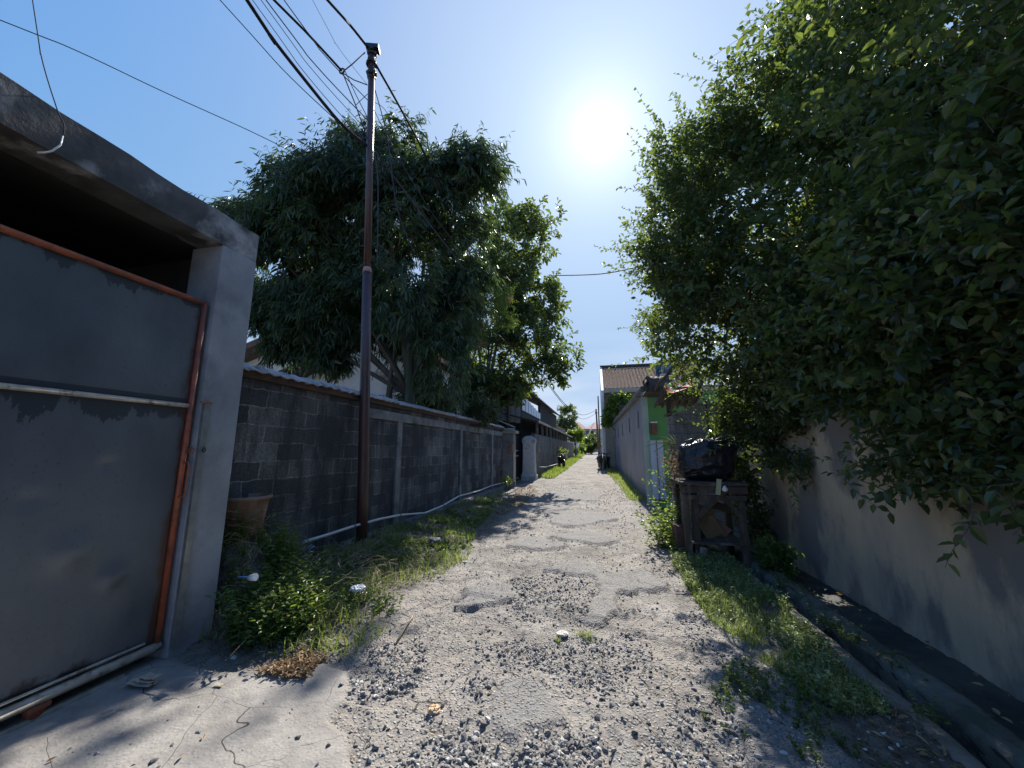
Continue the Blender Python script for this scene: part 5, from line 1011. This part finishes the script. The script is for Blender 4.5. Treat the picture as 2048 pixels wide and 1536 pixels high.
# leafy weeds
def weeds(xy,hh,nl,ll,lm,label,name='weeds',parent=None,kind='stuff',lw=.42,z0=None,**kw):
    n=len(xy); z=lane_h(xy[:,0],xy[:,1])[0] if z0 is None else z0; B=np.concatenate([xy,z[:,None]],1); ax=unit(np.concatenate([rng.normal(size=(n,2))*.35,np.ones((n,1))],1))*hh[:,None]
    t=(np.arange(nl)+.8)/nl; Ps=(B[:,None,:]+ax[:,None,:]*t[None,:,None]).reshape(-1,3); a=rng.random((n,nl))*2*PI; LD=np.stack([np.cos(a),np.sin(a),.25+.5*rng.random((n,nl))],-1).reshape(-1,3); k=len(Ps)
    ln=ll*(.5+.9*rng.random(k)); V,F=leaves(Ps,LD,unit(rng.normal(size=(k,3))*.35+np.array([0,0,1])),ln,ln*lw,droop=.25); Vs,Fs=prisms(B,B+ax,.0022,.001)
    tt=np.concatenate([np.repeat(np.repeat(rng.random(n),nl)*.6+.4*rng.random(k),6),np.full(len(Vs),.4)]); return np_mesh(name,np.concatenate([V,Vs]),np.concatenate([F,Fs+len(V)]),lm,parent,tint=tt,label=label,kind=kind,**kw)
LW2=[(-3.25,2.8),(-2.9,2.8),gr(600,1300),gr(700,1290),gr(780,1240),gr(820,1180),gr(900,1130),gr(940,1080),gr(1000,1015),(-3.4,12),(-3.75,8),(-3.9,3.1),(-3.25,3.0)]
w1=scatter(LW2,5200,2.6,-.02,7); k=len(w1); fr=np.exp(-((w1[:,1]-3.4)/1.6)**2)
weeds(w1,(.05+.17*rng.random(k))*(.35+.95*fr),9,.042,L_weed,'tangle of low leafy weeds on the bank beside the garage pillar')
nearw=[(-3.25,2.95),(-2.75,2.85),gr(600,1290),gr(620,1230),(-3.0,3.6),(-3.5,4.0),(-3.9,4.0),(-3.9,3.15)]
w1b=scatter(nearw,2600,2.5,-.1,6); k=len(w1b)
weeds(w1b,.14+.30*rng.random(k),11,.05,L_weed,'thicker knee high weeds in front of the rusty pot')
w2=scatter(RG,6500,3,-.08,6); k=len(w2); weeds(w2,.03+.11*rng.random(k)**1.5,7,.030,L_sunlit,'small leaved ground weeds along the drain edge',lw=.5)
w2b=scatter([gr(1400,1536),gr(1450,1330),gr(1600,1380),gr(1760,1536),(1.8,1.8),(1.0,1.7)],1500,3,-.05,6); k=len(w2b); weeds(w2b,.03+.08*rng.random(k),7,.03,L_weed,'dark creeping weeds on the shaded earth by the drain')
# dead stalks in the bank
ds=scatter([(-3.3,2.95),(-2.6,2.9),gr(760,1200),gr(860,1100),gr(760,1050),(-3.9,5.5),(-3.85,3.2)],1700,2,-.3,4); n=len(ds); z=lane_h(ds[:,0],ds[:,1])[0]
A=np.concatenate([ds,(z+.02+.26*rng.random(n)*np.exp(-((ds[:,1]-3.6)/1.3)**2))[:,None]],1); a=rng.random(n)*2*PI; Lh=.10+.30*rng.random(n)**2; Bv=A+np.stack([np.cos(a)*Lh,np.sin(a)*Lh,(.02+.12*rng.random(n)-.06)],-1)
mid=(A+Bv)/2+np.array([0,0,.03])+rng.normal(size=(n,3))*.02; V1,F1=prisms(A,mid,.003,.0025); V2,F2=prisms(mid,Bv,.0025,.0012); np_mesh('dry_stalks',np.concatenate([V1,V2]),np.concatenate([F1,F2+len(V1)]),M_straw,None,label='tangle of dead grey stalks over the weeds',kind='stuff')
# heap of dry clippings and fallen leaves
def litter(poly,n,s_,label,lm=L_dry,thr=-.3,zup=.02,nm='fallen_leaves'):
    q=scatter(poly,n,3,thr,5); k=len(q); z=lane_h(q[:,0],q[:,1])[0]; Pq=np.concatenate([q,(z+.008+zup*rng.random(k))[:,None]],1); D=rnd_dir(k); D[:,2]*=.35; ln=s_*(.5+.9*rng.random(k)); V,F=leaves(Pq,D,unit(rng.normal(size=(k,3))*.4+np.array([0,0,1])),ln,ln*.35,droop=-.02,fold=.3); np_mesh(nm,V,F,lm,None,tint=np.repeat(rng.random(k),6),label=label,kind='stuff')
litter([gr(540,1340),gr(600,1310),gr(640,1330),gr(620,1360),gr(560,1362),gr(520,1350)],1500,.04,'small heap of dry yellow clippings at the corner of the concrete',thr=-.4,zup=.03,nm='dry_clippings')
litter([gr(1000,1030),gr(1030,985),gr(1060,975),gr(1075,985),gr(1050,1015),gr(980,1040)],1800,.07,'brown fallen leaves below the dark gate post')
litter(LW,2200,.055,'scattered brown leaves among the bank weeds',thr=-.05)
litter([(-3.2,1.6),(-1.5,1.6),(1.7,1.8),(1.75,7),(-2,6)],260,.035,'few brown leaves scattered over the near lane',thr=-.4,zup=.004)
litter([(1.3,1.7),(1.85,1.7),(1.85,5),(1.5,5)],330,.05,'brown leaves on the shaded earth by the drain',thr=-.2,zup=.01)
# single tuft in the lane
c=onlane(1172,1272); tf=thing('grass_tuft',c,'single small grass tuft growing in the middle of the lane','grass tuft'); k=160
blades(np.array([[c.x,c.y]])+rng.normal(size=(k,2))*np.array([.05,.03]),.02+.06*rng.random(k),np.full(k,.004),.02+.05*rng.random(k),rng.random(k),'blades',L_grass,None,parent=tf,kind=None)
c=onlane(1120,1284); tf2=thing('grass_tuft',c,'tiny dry tuft left of the white lump in the lane','grass tuft'); k=50
blades(np.array([[c.x-.02,c.y]])+rng.normal(size=(k,2))*np.array([.010,.008]),.02+.05*rng.random(k),np.full(k,.004),.02+.03*rng.random(k),rng.random(k),'blades',L_grass,None,parent=tf2,kind=None)
# ledge plants
LP_=[(1587,1140,'leafy sprig on the far part of the drain ledge'),(1648,1235,'three leaved sprig on the drain ledge below the stained wall'),(1672,1255,'wider sprig on the drain ledge beside the three leaved one'),(1700,1270,'low dark sprig next to the wider one on the ledge'),(1560,1165,'small weed on the near lip of the drain'),(1858,1435,'pale weed overhanging the drain near the bottom edge')]
for px_,py_,lb in LP_:
    c=gr(px_,py_+8,0); t=thing('ledge_plant',c,lb,'plant','small plants along the drain'); q=np.array([[c.x,c.y]])+rng.normal(size=(9,2))*.035
    weeds(q,.05+.12*rng.random(9),8,.035,L_weed,None,'leaves',t,None,z0=np.zeros(9)-.02)
# plant beside the timber stand
c=Vector((1.10,7.25,0)); t=thing('leafy_plant',c,'bright green bushy plant in sun beside the timber stand','plant')
q=np.array([[1.08,7.2]])+rng.normal(size=(60,2))*np.array([.11,.12]); weeds(q,.35+.55*rng.random(60),16,.075,L_bright,None,'leaves',t,None,lw=.5,z0=np.zeros(60))
shoots([[(1330,1000,7.1),(1310,965,7.1),(1283,962,7.1)],[(1335,985,7.1),(1318,950,7.1),(1298,937,7.1)],[(1340,1000,7),(1335,950,7),(1330,930,7)]],t,1,.07,L_bright,.005)
q=np.array([[1.18,6.9]])+rng.normal(size=(26,2))*np.array([.07,.1]); t=thing('dark_plant',(1.18,6.9,0),'low dark leaved plant under the bright one by the brick pier','plant'); weeds(q,.12+.25*rng.random(26),10,.09,L_weed,None,'leaves',t,None,z0=np.zeros(26))
t=thing('dry_shrub',(1.22,7.0,1.1),'dry brown twiggy shrub beside the black bag','shrub'); k=130; A=np.array([[1.2,7.05,1.0]])+rng.normal(size=(k,3))*np.array([.09,.1,.12]); D=rnd_dir(k); D[:,2]=abs(D[:,2])*.8; Bv=A+D*(.1+.16*rng.random(k))[:,None]; V,F=prisms(A,Bv,.004,.0015); np_mesh('twigs',V,F,M_bark,t)
MB().tube([(1.2,7.05,0),(1.2,7.05,1.2)],[.03,.02],6).build('stem',M_bark,t)
kk=260; Pq=np.array([[1.2,7.05,1.35]])+rng.normal(size=(kk,3))*np.array([.10,.1,.17]); V,F=leaves(Pq,rnd_dir(kk),rnd_dir(kk),.05*(.5+rng.random(kk)),.02*(.5+rng.random(kk))); np_mesh('dead_leaves',V,F,L_dry,t,tint=np.repeat(rng.random(kk)*.8,6))
t=thing('agave',(1.15,6.95,1.55),'strap leaved plant with long bright arching leaves above the dry shrub','plant')
mb=MB()
for (qx,qy) in ((1288,893),(1300,882),(1318,872),(1335,868),(1346,868),(1330,888),(1305,905)):
    a_=at(1352,892,6.95); e=at(qx,qy,6.85); m_=a_.lerp(e,.55)+Vector((0,0,.05)); vs=[];
    for p_,w_ in ((a_,.016),(a_.lerp(m_,.6)+Vector((0,0,.02)),.024),(m_,.020),(e,.003)): vs+=[p_+Vector((0,-w_,w_*.6)),p_+Vector((0,w_,-w_*.3))]
    mb.add(vs,[(2*j,2*j+1,2*j+3,2*j+2) for j in range(3)],True)
mb.build('leaves',mat('agave_leaf',(.16,.22,.10),(.22,.27,.15),.35,6),t)
t=thing('ground_shrub',(2.1,6.3,-.1),'dark green shrub growing in the drain below the timber stand','shrub')
foliage(t,[((2.15,6.35,.12),(.22,.25,.24)),((2.4,6.5,.1),(.2,.2,.2))],110,9,.2,.07,.6,L_weed,M_bark,rmin=.2,twr=.003)
c=at(1012,960,14.6); t=thing('corner_weed',c,'little bright weed where the white pipe ends at the gate post','plant'); kk=60; V,F=leaves(np.array([[c.x,c.y,c.z]])+rng.normal(size=(kk,3))*.09,rnd_dir(kk),rnd_dir(kk),np.full(kk,.12),np.full(kk,.06)); np_mesh('leaves',V,F,L_bright,t,tint=np.repeat(rng.random(kk),6))

q=scatter([(2.08,2.4),(2.36,2.4),(2.36,7.2),(2.08,7.2)],420,3,-.02,6); k=len(q); weeds(q,.02+.07*rng.random(k),6,.022,L_weed,'tiny green weeds and moss along the drain ledge',z0=np.zeros(k)-.03)
q=scatter([(1.90,2.2),(2.9,2.2),(2.9,7.5),(1.90,7.5)],260,3,-.1,5); k=len(q); Pq=np.concatenate([q,np.interp(q[:,0],[1.9,2.05,2.08,2.3,2.36,2.9],[-.38,-.38,0,0,-.12,-.13])[:,None]+.012],1); D=rnd_dir(k); D[:,2]*=.2; ln=.05*(.5+rng.random(k)); V,F=leaves(Pq,D,unit(rng.normal(size=(k,3))*.3+np.array([0,0,1])),ln,ln*.45,droop=-.02); np_mesh('fallen_leaves',V,F,L_dry,None,tint=np.repeat(rng.random(k),6),label='dead leaves lying in the mossy drain',kind='stuff')
